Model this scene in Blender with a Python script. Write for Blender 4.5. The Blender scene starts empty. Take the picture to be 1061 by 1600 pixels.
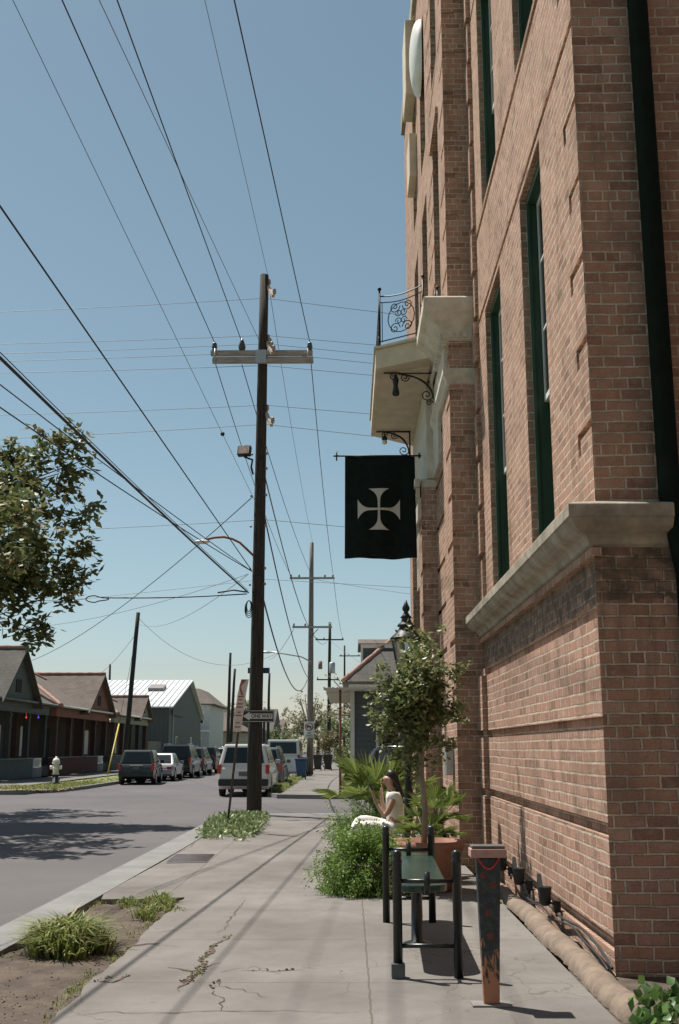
import bpy, bmesh, math, random
from mathutils import Vector, Matrix, Euler
from math import sin, cos, pi, radians as R
random.seed(7)
S = bpy.context.scene
COL = S.collection
# ------------------------------------------------------------------ camera
CAM_H, F_PX, TILT, YAW = 1.6, 1700.0, R(12.2), R(0.5)
cd = bpy.data.cameras.new('camera'); cam = bpy.data.objects.new('camera', cd); COL.objects.link(cam)
cam.location = (0, 0, CAM_H); cam.rotation_euler = (pi/2 + TILT, 0, YAW)
cd.sensor_fit = 'VERTICAL'; cd.sensor_height = 36; cd.sensor_width = 24
cd.lens = F_PX/1600*36; cd.clip_start = 0.1; cd.clip_end = 6000
S.camera = cam
# ------------------------------------------------------------------ sky and sun
SUNV = Vector((-0.37, 0.28, 1.0)).normalized()          # towards the sun
SUN_EL = math.asin(SUNV.z); SUN_AZ = math.atan2(SUNV.x, SUNV.y)
w = bpy.data.worlds.new('World'); S.world = w; w.use_nodes = True
nt = w.node_tree; nt.nodes.clear()
sky = nt.nodes.new('ShaderNodeTexSky'); sky.sky_type = 'NISHITA'; sky.sun_disc = False
sky.sun_elevation = SUN_EL; sky.sun_rotation = SUN_AZ; sky.altitude = 0
sky.air_density = 1.0; sky.dust_density = 0.5; sky.ozone_density = 1.0
hs = nt.nodes.new('ShaderNodeHueSaturation'); hs.inputs['Hue'].default_value = 0.471; hs.inputs['Saturation'].default_value = 0.84
bg = nt.nodes.new('ShaderNodeBackground'); bg.inputs[1].default_value = 0.0675
out = nt.nodes.new('ShaderNodeOutputWorld')
nt.links.new(sky.outputs[0], hs.inputs['Color']); nt.links.new(hs.outputs[0], bg.inputs[0]); nt.links.new(bg.outputs[0], out.inputs[0])
sl = bpy.data.lights.new('sun', 'SUN'); sl.energy = 5.0; sl.angle = R(0.55); sl.color = (1.0, 0.94, 0.86)
sun = bpy.data.objects.new('sun', sl); COL.objects.link(sun)
sun.rotation_euler = SUNV.to_track_quat('Z', 'Y').to_euler()
S.view_settings.view_transform = 'Standard'; S.view_settings.look = 'None'
S.view_settings.exposure = 0.48; S.view_settings.gamma = 1.0
try:
    S.cycles.use_denoising = True; S.cycles.max_bounces = 8
except Exception: pass

# ------------------------------------------------------------------ helpers
def ray(px, py):
    x = (px-530.5)/F_PX; y = -(py-800)/F_PX
    fy = cos(TILT)-y*sin(TILT); fz = sin(TILT)+y*cos(TILT)
    return (x*cos(YAW)-fy*sin(YAW), x*sin(YAW)+fy*cos(YAW), fz)
def at(px, py, Y):
    r = ray(px, py); k = Y/r[1]; return Vector((r[0]*k, Y, CAM_H+r[2]*k))
def onz(px, py, z=0.0):
    r = ray(px, py); k = (z-CAM_H)/r[2]; return Vector((r[0]*k, r[1]*k, z))

class MB:
    def __init__(s): s.v = []; s.f = []; s.sm = []
    def add(s, vs, fs, smooth=False):
        n = len(s.v); s.v += [tuple(v) for v in vs]
        for f in fs: s.f.append(tuple(i+n for i in f)); s.sm.append(smooth)
        return s
    def box(s, x0, x1, y0, y1, z0, z1):
        v = [(x0,y0,z0),(x1,y0,z0),(x1,y1,z0),(x0,y1,z0),(x0,y0,z1),(x1,y0,z1),(x1,y1,z1),(x0,y1,z1)]
        return s.add(v, [(0,3,2,1),(4,5,6,7),(0,1,5,4),(1,2,6,5),(2,3,7,6),(3,0,4,7)])
    def obox(s, c, h, rot=(0,0,0)):
        m = Euler(rot).to_matrix(); c = Vector(c)
        v = []
        for dz in (-1,1):
            for dx,dy in ((-1,-1),(1,-1),(1,1),(-1,1)):
                v.append(c + m @ Vector((dx*h[0], dy*h[1], dz*h[2])))
        return s.add(v, [(0,3,2,1),(4,5,6,7),(0,1,5,4),(1,2,6,5),(2,3,7,6),(3,0,4,7)])
    def tube(s, pts, r, n=8, cap=True, smooth=True):
        pts = [Vector(p) for p in pts]
        rs = r if isinstance(r, (list, tuple)) else [r]*len(pts)
        base = len(s.v); prev = None
        for i, p in enumerate(pts):
            a = pts[max(i-1, 0)]; b = pts[min(i+1, len(pts)-1)]
            t = (b-a)
            if t.length < 1e-9: t = Vector((0,0,1))
            t.normalize()
            if prev is None:
                u = Vector((0,0,1)) if abs(t.z) < .9 else Vector((1,0,0))
            else: u = prev
            u = (u - t*u.dot(t)).normalized(); prev = u; w_ = t.cross(u)
            for k in range(n):
                A = 2*pi*k/n + pi/n
                s.v.append(tuple(p + (u*cos(A)+w_*sin(A))*rs[i]))
        for i in range(len(pts)-1):
            for k in range(n):
                a = base+i*n+k; b = base+i*n+(k+1) % n
                s.f.append((a, b, b+n, a+n)); s.sm.append(smooth)
        if cap:
            s.f.append(tuple(base+k for k in reversed(range(n)))); s.sm.append(False)
            e = base+(len(pts)-1)*n
            s.f.append(tuple(e+k for k in range(n))); s.sm.append(False)
        return s
    def lathe(s, prof, c=(0,0,0), n=20, axis='z', smooth=True):
        base = len(s.v)
        for r_, h in prof:
            for k in range(n):
                A = 2*pi*k/n + pi/n
                a, b = r_*cos(A), r_*sin(A)
                p = {'z': (a, b, h), 'x': (h, a, b), 'y': (b, h, a)}[axis]
                s.v.append((p[0]+c[0], p[1]+c[1], p[2]+c[2]))
        for i in range(len(prof)-1):
            for k in range(n):
                a = base+i*n+k; b = base+i*n+(k+1) % n
                s.f.append((a, b, b+n, a+n)); s.sm.append(smooth)
        s.f.append(tuple(base+k for k in reversed(range(n)))); s.sm.append(False)
        e = base+(len(prof)-1)*n
        s.f.append(tuple(e+k for k in range(n))); s.sm.append(False)
        return s
    def prism(s, poly, axis, a, b):
        # poly in the two other axes (cyclic order), extruded from a to b
        def P(u, v, w_): return {'x': (w_, u, v), 'y': (u, w_, v), 'z': (u, v, w_)}[axis]
        n = len(poly)
        v = [P(u, q, a) for u, q in poly] + [P(u, q, b) for u, q in poly]
        f = [tuple(range(n)), tuple(range(2*n-1, n-1, -1))]
        for i in range(n): j = (i+1) % n; f.append((i, i+n, j+n, j))
        return s.add(v, f)
    def sphere(s, c, r, n=10, m=7, sc=(1,1,1)):
        prof = []
        base = len(s.v)
        for i in range(m+1):
            t = pi*i/m
            for k in range(n):
                A = 2*pi*k/n
                s.v.append((c[0]+sc[0]*r*max(sin(t), .001)*cos(A), c[1]+sc[1]*r*max(sin(t), .001)*sin(A), c[2]-sc[2]*r*cos(t)))
        for i in range(m):
            for k in range(n):
                a = base+i*n+k; b = base+i*n+(k+1) % n
                s.f.append((a, b, b+n, a+n)); s.sm.append(True)
        return s
    def build(s, name, mat, parent=None, fix=True, uv=True, bevel=0):
        me = bpy.data.meshes.new(name); me.from_pydata(s.v, [], s.f)
        me.polygons.foreach_set('use_smooth', s.sm)
        if uv:
            L = me.uv_layers.new(name='UVMap')
            o = parent_loc(parent)
            me.update()
            for p in me.polygons:
                nx, ny, nz = abs(p.normal.x), abs(p.normal.y), abs(p.normal.z)
                for li in p.loop_indices:
                    c = me.vertices[me.loops[li].vertex_index].co
                    X, Y, Z = c.x, c.y, c.z
                    if nz > nx and nz > ny: q = (X, Y)
                    elif nx > ny: q = (Y, Z)
                    else: q = (X, Z)
                    L.data[li].uv = q
        if parent is not None and s.v:
            o = parent_loc(parent)
            if o.length > 0: me.transform(Matrix.Translation(-o))
        if fix or bevel:
            bm = bmesh.new(); bm.from_mesh(me)
            if bevel:
                bmesh.ops.remove_doubles(bm, verts=bm.verts, dist=1e-5)
                es = [e for e in bm.edges if len(e.link_faces) == 2 and e.calc_face_angle(0) > .5]
                bmesh.ops.bevel(bm, geom=es, offset=bevel, segments=2, profile=.6, affect='EDGES', clamp_overlap=True)
            if fix: bmesh.ops.recalc_face_normals(bm, faces=bm.faces)
            bm.to_mesh(me); bm.free()
        ob = bpy.data.objects.new(name, me); COL.objects.link(ob)
        if mat: me.materials.append(mat)
        if parent is not None: ob.parent = parent
        return ob
def parent_loc(p):
    o = Vector((0, 0, 0))
    while p is not None:
        o += p.location; p = p.parent
    return o
def tag(o, label, cat, group=None, kind=None):
    if label: o['label'] = label
    if cat: o['category'] = cat
    if group: o['group'] = group
    if kind: o['kind'] = kind
    return o
def thing(name, label, cat, loc=(0,0,0), rz=0, group=None):
    o = bpy.data.objects.new(name, None); COL.objects.link(o)
    o.location = loc; o.rotation_euler = (0, 0, rz); o.empty_display_size = .2
    return tag(o, label, cat, group)
def struct(name, mb, mat, **k):
    o = mb.build(name, mat, **k); o['kind'] = 'structure'; return o
def copy_tree(o, parent=None):
    c = o.copy(); COL.objects.link(c); c.parent = parent
    for ch in [x for x in o.children]: copy_tree(ch, c)
    return c
def text_mesh(body, size, bold=0.0, ext=.002):
    cu = bpy.data.curves.new('txt', 'FONT'); cu.body = body; cu.size = size; cu.extrude = ext; cu.offset = bold
    cu.align_x = 'CENTER'; cu.align_y = 'CENTER'
    ob = bpy.data.objects.new('txt', cu); COL.objects.link(ob)
    dg = bpy.context.evaluated_depsgraph_get()
    me = bpy.data.meshes.new_from_object(ob.evaluated_get(dg))
    bpy.data.objects.remove(ob); return me
def text_obj(name, body, size, mat, loc, parent, bold=0, rz=0, sx=1):
    me = text_mesh(body, size, bold)
    me.transform(Matrix.Translation(Vector(loc)-parent_loc(parent)) @ Matrix.Rotation(rz, 4, 'Z') @ Matrix.Rotation(pi/2, 4, 'X') @ Matrix.Diagonal((sx,1,1,1)))
    o = bpy.data.objects.new(name, me); COL.objects.link(o); me.materials.clear(); me.materials.append(mat); o.parent = parent
    return o

# ------------------------------------------------------------------ materials
MC = {}
def nodes(name):
    m = bpy.data.materials.new(name); m.use_nodes = True
    return m, m.node_tree, m.node_tree.nodes['Principled BSDF']
def mix(nt, a, b, fac, mode='MIX'):
    n = nt.nodes.new('ShaderNodeMix'); n.data_type = 'RGBA'; n.blend_type = mode
    for s, v in ((6, a), (7, b)):
        if isinstance(v, tuple): n.inputs[s].default_value = (*v[:3], 1)
        else: nt.links.new(v, n.inputs[s])
    if isinstance(fac, (int, float)): n.inputs[0].default_value = fac
    else: nt.links.new(fac, n.inputs[0])
    return n.outputs[2]
def noise(nt, scale, detail=4, rough=.6, co=None, dist=0):
    n = nt.nodes.new('ShaderNodeTexNoise'); n.inputs['Scale'].default_value = scale
    n.inputs['Detail'].default_value = detail; n.inputs['Roughness'].default_value = rough
    n.inputs['Distortion'].default_value = dist
    if co: nt.links.new(co, n.inputs['Vector'])
    return n.outputs['Fac']
def ramp(nt, fac, a, b, ca=(0,0,0), cb=(1,1,1)):
    n = nt.nodes.new('ShaderNodeValToRGB'); n.color_ramp.elements[0].position = a; n.color_ramp.elements[1].position = b
    n.color_ramp.elements[0].color = (*ca, 1); n.color_ramp.elements[1].color = (*cb, 1)
    nt.links.new(fac, n.inputs[0]); return n.outputs[0]
def math_(nt, op, a, b=None, c=None):
    n = nt.nodes.new('ShaderNodeMath'); n.operation = op
    for i, v in enumerate((a, b, c)):
        if v is None: continue
        if isinstance(v, (int, float)): n.inputs[i].default_value = v
        else: nt.links.new(v, n.inputs[i])
    return n.outputs[0]
def coord(nt, which='Object', loc=None, scale=None):
    t = nt.nodes.new('ShaderNodeTexCoord'); o = t.outputs[which]
    if loc or scale:
        m = nt.nodes.new('ShaderNodeMapping')
        if loc: m.inputs[1].default_value = loc
        if scale: m.inputs[3].default_value = scale
        nt.links.new(o, m.inputs[0]); o = m.outputs[0]
    return o
def bump(nt, b, h, strength, dist=.01, prev=None):
    n = nt.nodes.new('ShaderNodeBump'); n.inputs['Strength'].default_value = strength; n.inputs['Distance'].default_value = dist
    nt.links.new(h, n.inputs['Height'])
    if prev: nt.links.new(prev, n.inputs['Normal'])
    nt.links.new(n.outputs[0], b.inputs['Normal']); return n.outputs[0]
def mat(name, col, rough=.7, var=.15, scale=6, metal=0, bmp=0, bscale=40, spec=.5, stretch=None, dark=None):
    if name in MC: return MC[name]
    m, nt, b = nodes(name)
    co = coord(nt, 'Object', scale=stretch)
    f = noise(nt, scale, 5, .65, co)
    fr = ramp(nt, f, .3, .7)
    lo = tuple(c*(1-var) for c in col) if dark is None else dark; hi = tuple(min(1, c*(1+var)) for c in col)
    nt.links.new(mix(nt, lo, hi, fr), b.inputs['Base Color'])
    b.inputs['Roughness'].default_value = rough; b.inputs['Metallic'].default_value = metal
    b.inputs['Specular IOR Level'].default_value = spec
    if bmp: bump(nt, b, noise(nt, bscale, 6, .7, co), bmp, .01)
    MC[name] = m; return m
def brick_mat(name, c1, c2, mortar, bw=.245, rh=.0925, ms=.0105, off=(0,0,0), dark_band=None, bs=.8, soot=.55):
    m, nt, b = nodes(name)
    uv = coord(nt, 'UV', loc=off)
    def warp(v, scale, amt):
        nv = nt.nodes.new('ShaderNodeTexNoise'); nv.inputs['Scale'].default_value = scale; nv.inputs['Detail'].default_value = 3
        nt.links.new(uv, nv.inputs['Vector'])
        sub = nt.nodes.new('ShaderNodeVectorMath'); sub.operation = 'SUBTRACT'; sub.inputs[1].default_value = (.5,.5,.5); nt.links.new(nv.outputs['Color'], sub.inputs[0])
        sc = nt.nodes.new('ShaderNodeVectorMath'); sc.operation = 'SCALE'; sc.inputs['Scale'].default_value = amt; nt.links.new(sub.outputs[0], sc.inputs[0])
        ad = nt.nodes.new('ShaderNodeVectorMath'); ad.operation = 'ADD'; nt.links.new(v, ad.inputs[0]); nt.links.new(sc.outputs[0], ad.inputs[1]); return ad.outputs[0]
    wv = warp(warp(uv, 2.2, .030), 24, .012)      # crooked courses, chipped edges
    def bt(ca, cb, cm):
        t = nt.nodes.new('ShaderNodeTexBrick'); t.offset = .5; t.squash = .5; t.squash_frequency = 6
        for i, c in ((1, ca), (2, cb), (3, cm)): t.inputs[i].default_value = (*c, 1)
        t.inputs['Scale'].default_value = 1; t.inputs['Mortar Size'].default_value = ms; t.inputs['Mortar Smooth'].default_value = .35
        t.inputs['Bias'].default_value = 0; t.inputs['Brick Width'].default_value = bw; t.inputs['Row Height'].default_value = rh
        nt.links.new(wv, t.inputs[0]); return t
    t = bt((0,0,0), (1,1,1), (.5,.5,.5))
    sp0 = nt.nodes.new('ShaderNodeSeparateColor'); nt.links.new(t.outputs[0], sp0.inputs[0])
    rp = nt.nodes.new('ShaderNodeValToRGB'); cr = rp.color_ramp; nt.links.new(sp0.outputs[0], rp.inputs[0])
    dk = tuple(x*.80 for x in c2); pale = tuple(min(1, x*1.13+.02) for x in c1); org = (c1[0]*1.02, c1[1]*.92, c1[2]*.86)
    cr.elements[0].position = 0; cr.elements[0].color = (*dk, 1); cr.elements[1].position = 1; cr.elements[1].color = (*pale, 1)
    for p, c in ((.16, c2), (.42, c1), (.62, org), (.86, c1)): e = cr.elements.new(p); e.color = (*c, 1)
    f1 = noise(nt, 1.1, 5, .7, uv); f2 = noise(nt, 14, 6, .75, uv); f3 = noise(nt, 60, 4, .7, uv)
    fs = noise(nt, 1.0, 5, .7, coord(nt, 'UV', scale=(4.5,.55,1)))
    mo = mix(nt, tuple(x*.6 for x in mortar), mortar, ramp(nt, noise(nt, 5, 5, .7, uv), .35, .55))
    c = mix(nt, rp.outputs[0], mo, math_(nt, 'MULTIPLY', t.outputs['Fac'], .95))
    c = mix(nt, c, (.50,.38,.30), math_(nt, 'MULTIPLY', ramp(nt, f2, .48, .66), .55))
    c = mix(nt, c, (.10,.06,.045), math_(nt, 'MULTIPLY', ramp(nt, f3, .54, .70), .55))
    c = mix(nt, c, (.13,.09,.06), math_(nt, 'MULTIPLY', ramp(nt, f1, .50, .72), soot))
    c = mix(nt, c, (.12,.085,.06), math_(nt, 'MULTIPLY', ramp(nt, fs, .52, .72), .5))
    if dark_band:  # darker band with ragged edges between two heights
        z0, z1, col = dark_band
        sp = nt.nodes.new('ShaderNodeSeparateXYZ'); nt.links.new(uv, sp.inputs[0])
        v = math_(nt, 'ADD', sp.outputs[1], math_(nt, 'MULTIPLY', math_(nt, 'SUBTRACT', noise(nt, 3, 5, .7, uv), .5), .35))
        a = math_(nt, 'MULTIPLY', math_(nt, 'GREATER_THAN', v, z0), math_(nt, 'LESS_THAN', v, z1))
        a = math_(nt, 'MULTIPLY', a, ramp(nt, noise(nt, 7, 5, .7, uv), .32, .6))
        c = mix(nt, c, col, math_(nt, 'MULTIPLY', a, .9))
    nt.links.new(c, b.inputs['Base Color']); b.inputs['Roughness'].default_value = .93
    b.inputs['Specular IOR Level'].default_value = .15
    h = math_(nt, 'MULTIPLY', math_(nt, 'SUBTRACT', 1.0, t.outputs['Fac']), 1.6)
    h = math_(nt, 'ADD', h, math_(nt, 'MULTIPLY', f2, .6)); h = math_(nt, 'ADD', h, math_(nt, 'MULTIPLY', f3, .5))
    h = math_(nt, 'ADD', h, math_(nt, 'MULTIPLY', sp0.outputs[0], .25))
    bump(nt, b, h, bs, .022)
    return m
def leaf_mat(name, c1, c2, trans=.35, rough=.45, hi=None):
    m, nt, b = nodes(name)
    g = nt.nodes.new('ShaderNodeNewGeometry')
    c = mix(nt, c1, c2, g.outputs['Random Per Island'])
    if hi:
        gt = math_(nt, 'GREATER_THAN', g.outputs['Random Per Island'], .88); c = mix(nt, c, hi, gt)
    nt.links.new(c, b.inputs['Base Color']); b.inputs['Roughness'].default_value = rough
    tr = nt.nodes.new('ShaderNodeBsdfTranslucent'); nt.links.new(c, tr.inputs[0])
    ms = nt.nodes.new('ShaderNodeMixShader'); ms.inputs[0].default_value = trans
    nt.links.new(b.outputs[0], ms.inputs[1]); nt.links.new(tr.outputs[0], ms.inputs[2])
    nt.links.new(ms.outputs[0], nt.nodes['Material Output'].inputs[0]); return m
def glass_mat(name, col=(.012,.016,.016), rough=.08):
    m, nt, b = nodes(name)
    b.inputs['Base Color'].default_value = (*col, 1); b.inputs['Roughness'].default_value = rough
    b.inputs['Specular IOR Level'].default_value = .45; return m
def paint_mat(name, col, coat=.6, rough=.5, metal=0):
    m, nt, b = nodes(name)
    f = noise(nt, 3, 4, .6, coord(nt))
    nt.links.new(mix(nt, tuple(c*.9 for c in col), tuple(min(1, c*1.08) for c in col), f), b.inputs['Base Color'])
    b.inputs['Roughness'].default_value = rough; b.inputs['Metallic'].default_value = metal
    b.inputs['Coat Weight'].default_value = coat; b.inputs['Specular IOR Level'].default_value = .25; b.inputs['Coat Roughness'].default_value = .06; return m

M_brick = brick_mat('brick', (.435,.258,.190), (.345,.188,.132), (.68,.57,.44))
M_brick_low = brick_mat('brick_low', (.45,.268,.20), (.355,.198,.14), (.70,.59,.46), dark_band=(2.72, 3.2, (.10,.085,.065)), bs=1.0)
M_stone = mat('stone', (.37,.325,.255), .9, .18, 4, bmp=.9, bscale=22, dark=(.19,.16,.12))
M_white_stone = mat('white_stone', (.60,.55,.46), .85, .12, 4, bmp=.6, bscale=18, dark=(.44,.39,.31))
M_cream = mat('cream', (.58,.50,.38), .85, .07, 3, bmp=.4, bscale=14, dark=(.47,.40,.30))
M_green = mat('green_paint', (.03,.075,.042), .4, .2, 8, bmp=.12, bscale=20, stretch=(1,1,.2))
M_white = mat('white_paint', (.72,.72,.68), .5, .08, 6)
M_iron = mat('iron', (.018,.02,.02), .5, .3, 20, metal=.3)
M_black = mat('black_paint', (.012,.015,.014), .32, .3, 15, bmp=.15, bscale=30)
M_board = mat('green_board', (.035,.06,.048), .22, .3, 5)
M_pole = mat('pole_wood', (.040,.035,.028), .95, .4, 4, bmp=.8, bscale=14, stretch=(6,6,.5), dark=(.015,.014,.012))
M_pole_grey = mat('pole_grey', (.22,.19,.165), .95, .3, 4, bmp=.6, bscale=14, stretch=(6,6,.5), dark=(.11,.10,.09))
M_armwood = mat('arm_wood', (.36,.34,.30), .9, .25, 4, bmp=.5, bscale=14, stretch=(.6,6,6), dark=(.2,.19,.17))
M_porc = mat('porcelain', (.28,.25,.22), .3, .2, 10)
M_wire = mat('wire', (.02,.021,.023), .6, .1, 3)
M_wire_l = mat('wire_aluminium', (.12,.13,.14), .5, .1, 3)
M_metal = mat('galvanised', (.42,.43,.43), .45, .15, 10, metal=.7)
M_rust = mat('rust', (.24,.10,.06), .8, .4, 12, bmp=.3)
M_redbrown = mat('terracotta_ridge', (.30,.17,.125), .8, .25, 4, bmp=.4)
M_terra = mat('terracotta', (.26,.115,.07), .75, .25, 6, bmp=.3)
M_glass = glass_mat('glass'); M_glass_l = glass_mat('glass_light', (.12,.14,.14), .15)
M_dark = mat('dark_interior', (.018,.017,.016), .9, .3, 5)
M_tyre = mat('tyre', (.02,.02,.02), .85, .2, 12)
M_soil = mat('soil', (.095,.072,.054), .97, .3, 5, bmp=1.0, bscale=40, dark=(.045,.033,.024))

def concrete_mat():
    m, nt, b = nodes('concrete'); co = coord(nt)
    f1 = noise(nt, .55, 5, .65, co); f2 = noise(nt, 4, 6, .7, co); f3 = noise(nt, 90, 3, .8, co)
    c = mix(nt, (.122,.114,.105), (.222,.210,.197), ramp(nt, f1, .3, .7))
    c = mix(nt, c, (.125,.11,.097), math_(nt, 'MULTIPLY', ramp(nt, f2, .50, .75), .55))
    c = mix(nt, c, (.15,.12,.10), math_(nt, 'MULTIPLY', ramp(nt, f3, .5, .72), .5))
    c = mix(nt, c, (.36,.33,.29), math_(nt, 'MULTIPLY', ramp(nt, noise(nt, 160, 2, .5, co), .6, .7), .4))
    c = mix(nt, c, (.10,.085,.07), math_(nt, 'MULTIPLY', ramp(nt, noise(nt, 9, 3, .5, co), .70, .74), .45))
    # expansion joints
    t = nt.nodes.new('ShaderNodeTexBrick'); t.offset = 0
    t.inputs['Scale'].default_value = 1; t.inputs['Brick Width'].default_value = 2.15; t.inputs['Row Height'].default_value = 1.73
    t.inputs['Mortar Size'].default_value = .008; t.inputs['Mortar Smooth'].default_value = .2
    for i in (1, 2): t.inputs[i].default_value = (0,0,0,1)
    t.inputs[3].default_value = (1,1,1,1)
    dn = nt.nodes.new('ShaderNodeTexNoise'); dn.inputs['Scale'].default_value = 6; nt.links.new(co, dn.inputs['Vector'])
    s_ = nt.nodes.new('ShaderNodeVectorMath'); s_.operation = 'SCALE'; s_.inputs['Scale'].default_value = .03; nt.links.new(dn.outputs['Color'], s_.inputs[0])
    a_ = nt.nodes.new('ShaderNodeVectorMath'); a_.operation = 'ADD'; nt.links.new(s_.outputs[0], a_.inputs[0]); nt.links.new(co, a_.inputs[1])
    mp = nt.nodes.new('ShaderNodeMapping'); mp.inputs[1].default_value = (2.0, .55, 0); nt.links.new(a_.outputs[0], mp.inputs[0]); nt.links.new(mp.outputs[0], t.inputs[0])
    c = mix(nt, c, (.085,.065,.05), math_(nt, 'MULTIPLY', t.outputs['Fac'], .62))
    # fine cracks in some areas
    v = nt.nodes.new('ShaderNodeTexVoronoi'); v.feature = 'DISTANCE_TO_EDGE'; v.inputs['Scale'].default_value = 1.35
    ds = nt.nodes.new('ShaderNodeVectorMath'); ds.operation = 'SCALE'; ds.inputs['Scale'].default_value = .30
    dn2 = nt.nodes.new('ShaderNodeTexNoise'); dn2.inputs['Scale'].default_value = 2.2; dn2.inputs['Detail'].default_value = 8; nt.links.new(co, dn2.inputs['Vector'])
    nt.links.new(dn2.outputs['Color'], ds.inputs[0])
    a2 = nt.nodes.new('ShaderNodeVectorMath'); a2.operation = 'ADD'; nt.links.new(ds.outputs[0], a2.inputs[0]); nt.links.new(co, a2.inputs[1])
    nt.links.new(a2.outputs[0], v.inputs['Vector'])
    cr = math_(nt, 'LESS_THAN', v.outputs['Distance'], .0042)
    cr = math_(nt, 'MULTIPLY', cr, math_(nt, 'GREATER_THAN', noise(nt, .35, 3, .5, coord(nt, 'Object', loc=(3,1,0))), .53))
    c = mix(nt, c, (.10,.075,.06), math_(nt, 'MULTIPLY', cr, .6))
    nt.links.new(c, b.inputs['Base Color']); b.inputs['Roughness'].default_value = .92; b.inputs['Specular IOR Level'].default_value = .2
    h = math_(nt, 'SUBTRACT', math_(nt, 'ADD', f2, math_(nt, 'MULTIPLY', f3, .5)), math_(nt, 'ADD', t.outputs['Fac'], cr))
    bump(nt, b, h, .35, .012); return m
M_conc = concrete_mat()
M_kerb = mat('kerb_concrete', (.185,.182,.177), .9, .2, 1.5, bmp=.4, bscale=40)
def asphalt_mat():
    m, nt, b = nodes('asphalt'); co = coord(nt)
    f1 = noise(nt, .18, 5, .6, co); f2 = noise(nt, 2.2, 5, .7, co); f3 = noise(nt, 70, 3, .8, co)
    c = mix(nt, (.093,.086,.087), (.132,.123,.124), ramp(nt, f1, .3, .7))
    c = mix(nt, c, (.10,.09,.09), math_(nt, 'MULTIPLY', ramp(nt, f2, .55, .8), .5))
    c = mix(nt, c, (.30,.28,.27), math_(nt, 'MULTIPLY', ramp(nt, f3, .56, .72), .5)); c = mix(nt, c, (.05,.045,.045), math_(nt, 'MULTIPLY', ramp(nt, noise(nt, 45, 3, .7, co), .55, .7), .5))
    v = nt.nodes.new('ShaderNodeTexVoronoi'); v.feature = 'DISTANCE_TO_EDGE'; v.inputs['Scale'].default_value = .22
    ds = nt.nodes.new('ShaderNodeVectorMath'); ds.operation = 'SCALE'; ds.inputs['Scale'].default_value = 1.6
    dn2 = nt.nodes.new('ShaderNodeTexNoise'); dn2.inputs['Scale'].default_value = .6; dn2.inputs['Detail'].default_value = 8; nt.links.new(co, dn2.inputs['Vector'])
    nt.links.new(dn2.outputs['Color'], ds.inputs[0])
    a2 = nt.nodes.new('ShaderNodeVectorMath'); a2.operation = 'ADD'; nt.links.new(ds.outputs[0], a2.inputs[0]); nt.links.new(co, a2.inputs[1])
    nt.links.new(a2.outputs[0], v.inputs['Vector'])
    cr = math_(nt, 'LESS_THAN', v.outputs['Distance'], .0025)
    c = mix(nt, c, (.05,.045,.045), math_(nt, 'MULTIPLY', cr, .5))
    nt.links.new(c, b.inputs['Base Color']); b.inputs['Roughness'].default_value = .9; b.inputs['Specular IOR Level'].default_value = .25
    bump(nt, b, f3, .25, .01); return m
M_asph = asphalt_mat()
M_ground = mat('ground_mat', (.12,.125,.07), .97, .35, .4, bmp=.5, bscale=6)
M_grass = mat('lawn', (.17,.19,.075), .97, .35, 1.5, bmp=1, bscale=25)
def shingle(name, c): 
    m, nt, b = nodes(name); co = coord(nt, 'UV')
    t = nt.nodes.new('ShaderNodeTexBrick'); t.inputs['Scale'].default_value = 1
    t.inputs['Brick Width'].default_value = .35; t.inputs['Row Height'].default_value = .2; t.inputs['Mortar Size'].default_value = .012
    t.inputs[1].default_value = (*c, 1); t.inputs[2].default_value = (*[x*.78 for x in c], 1); t.inputs[3].default_value = (*[x*.5 for x in c], 1)
    nt.links.new(co, t.inputs[0])
    c2 = mix(nt, t.outputs[0], tuple(x*1.5 for x in c), math_(nt, 'MULTIPLY', ramp(nt, noise(nt, 1.2, 6, .7, co), .4, .7), .6))
    nt.links.new(c2, b.inputs['Base Color']); b.inputs['Roughness'].default_value = .95
    bump(nt, b, t.outputs['Fac'], -.4, .02); return m
M_shingle = shingle('shingle_grey', (.085,.078,.07)); M_shingle_b = shingle('shingle_brown', (.12,.095,.08))
def siding(name, c, h=.18, vertical=False):
    m, nt, b = nodes(name); co = coord(nt, 'UV'); sp = nt.nodes.new('ShaderNodeSeparateXYZ'); nt.links.new(co, sp.inputs[0])
    fr = math_(nt, 'FRACT', math_(nt, 'DIVIDE', sp.outputs[0 if vertical else 1], h))
    line = math_(nt, 'LESS_THAN', fr, .1)
    cc = mix(nt, tuple(x*.88 for x in c), tuple(x*1.08 for x in c), noise(nt, 1.5, 5, .7, co))
    cc = mix(nt, cc, tuple(x*.45 for x in c), math_(nt, 'MULTIPLY', line, .7))
    nt.links.new(cc, b.inputs['Base Color']); b.inputs['Roughness'].default_value = .7
    bump(nt, b, fr, .5, .02); return m
M_trans = None

# ------------------------------------------------------------------ ground, roads, pavements
struct('ground', MB().add([(-2500,-300,-.22),(2500,-300,-.22),(2500,4500,-.22),(-2500,4500,-.22)], [(0,1,2,3)]), M_ground)
road = MB()
road.add([(-11.5,-20,-.13),(-2.9,-20,-.13),(-2.9,27.4,-.13),(40,27.4,-.13),(40,38.8,-.13),(-2.4,38.8,-.13),(-2.2,900,-.13),(-11.0,900,-.13),(-11.3,42,-.13),(-60,42,-.13),(-60,28,-.13),(-11.5,28,-.13)],
         [(0,1,2,11),(11,2,7,8),(2,3,4,5),(10,11,8,9)][:0])
def quad(mb, x0, x1, y0, y1, z): mb.add([(x0,y0,z),(x1,y0,z),(x1,y1,z),(x0,y1,z)], [(0,1,2,3)])
road = MB(); quad(road, -12, -2.8, -20, 900, -.13); quad(road, -90, -12, 28.5, 41.5, -.13); quad(road, -2.8, 60, 26, 39.5, -.13)
struct('road', road, M_asph)

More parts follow.
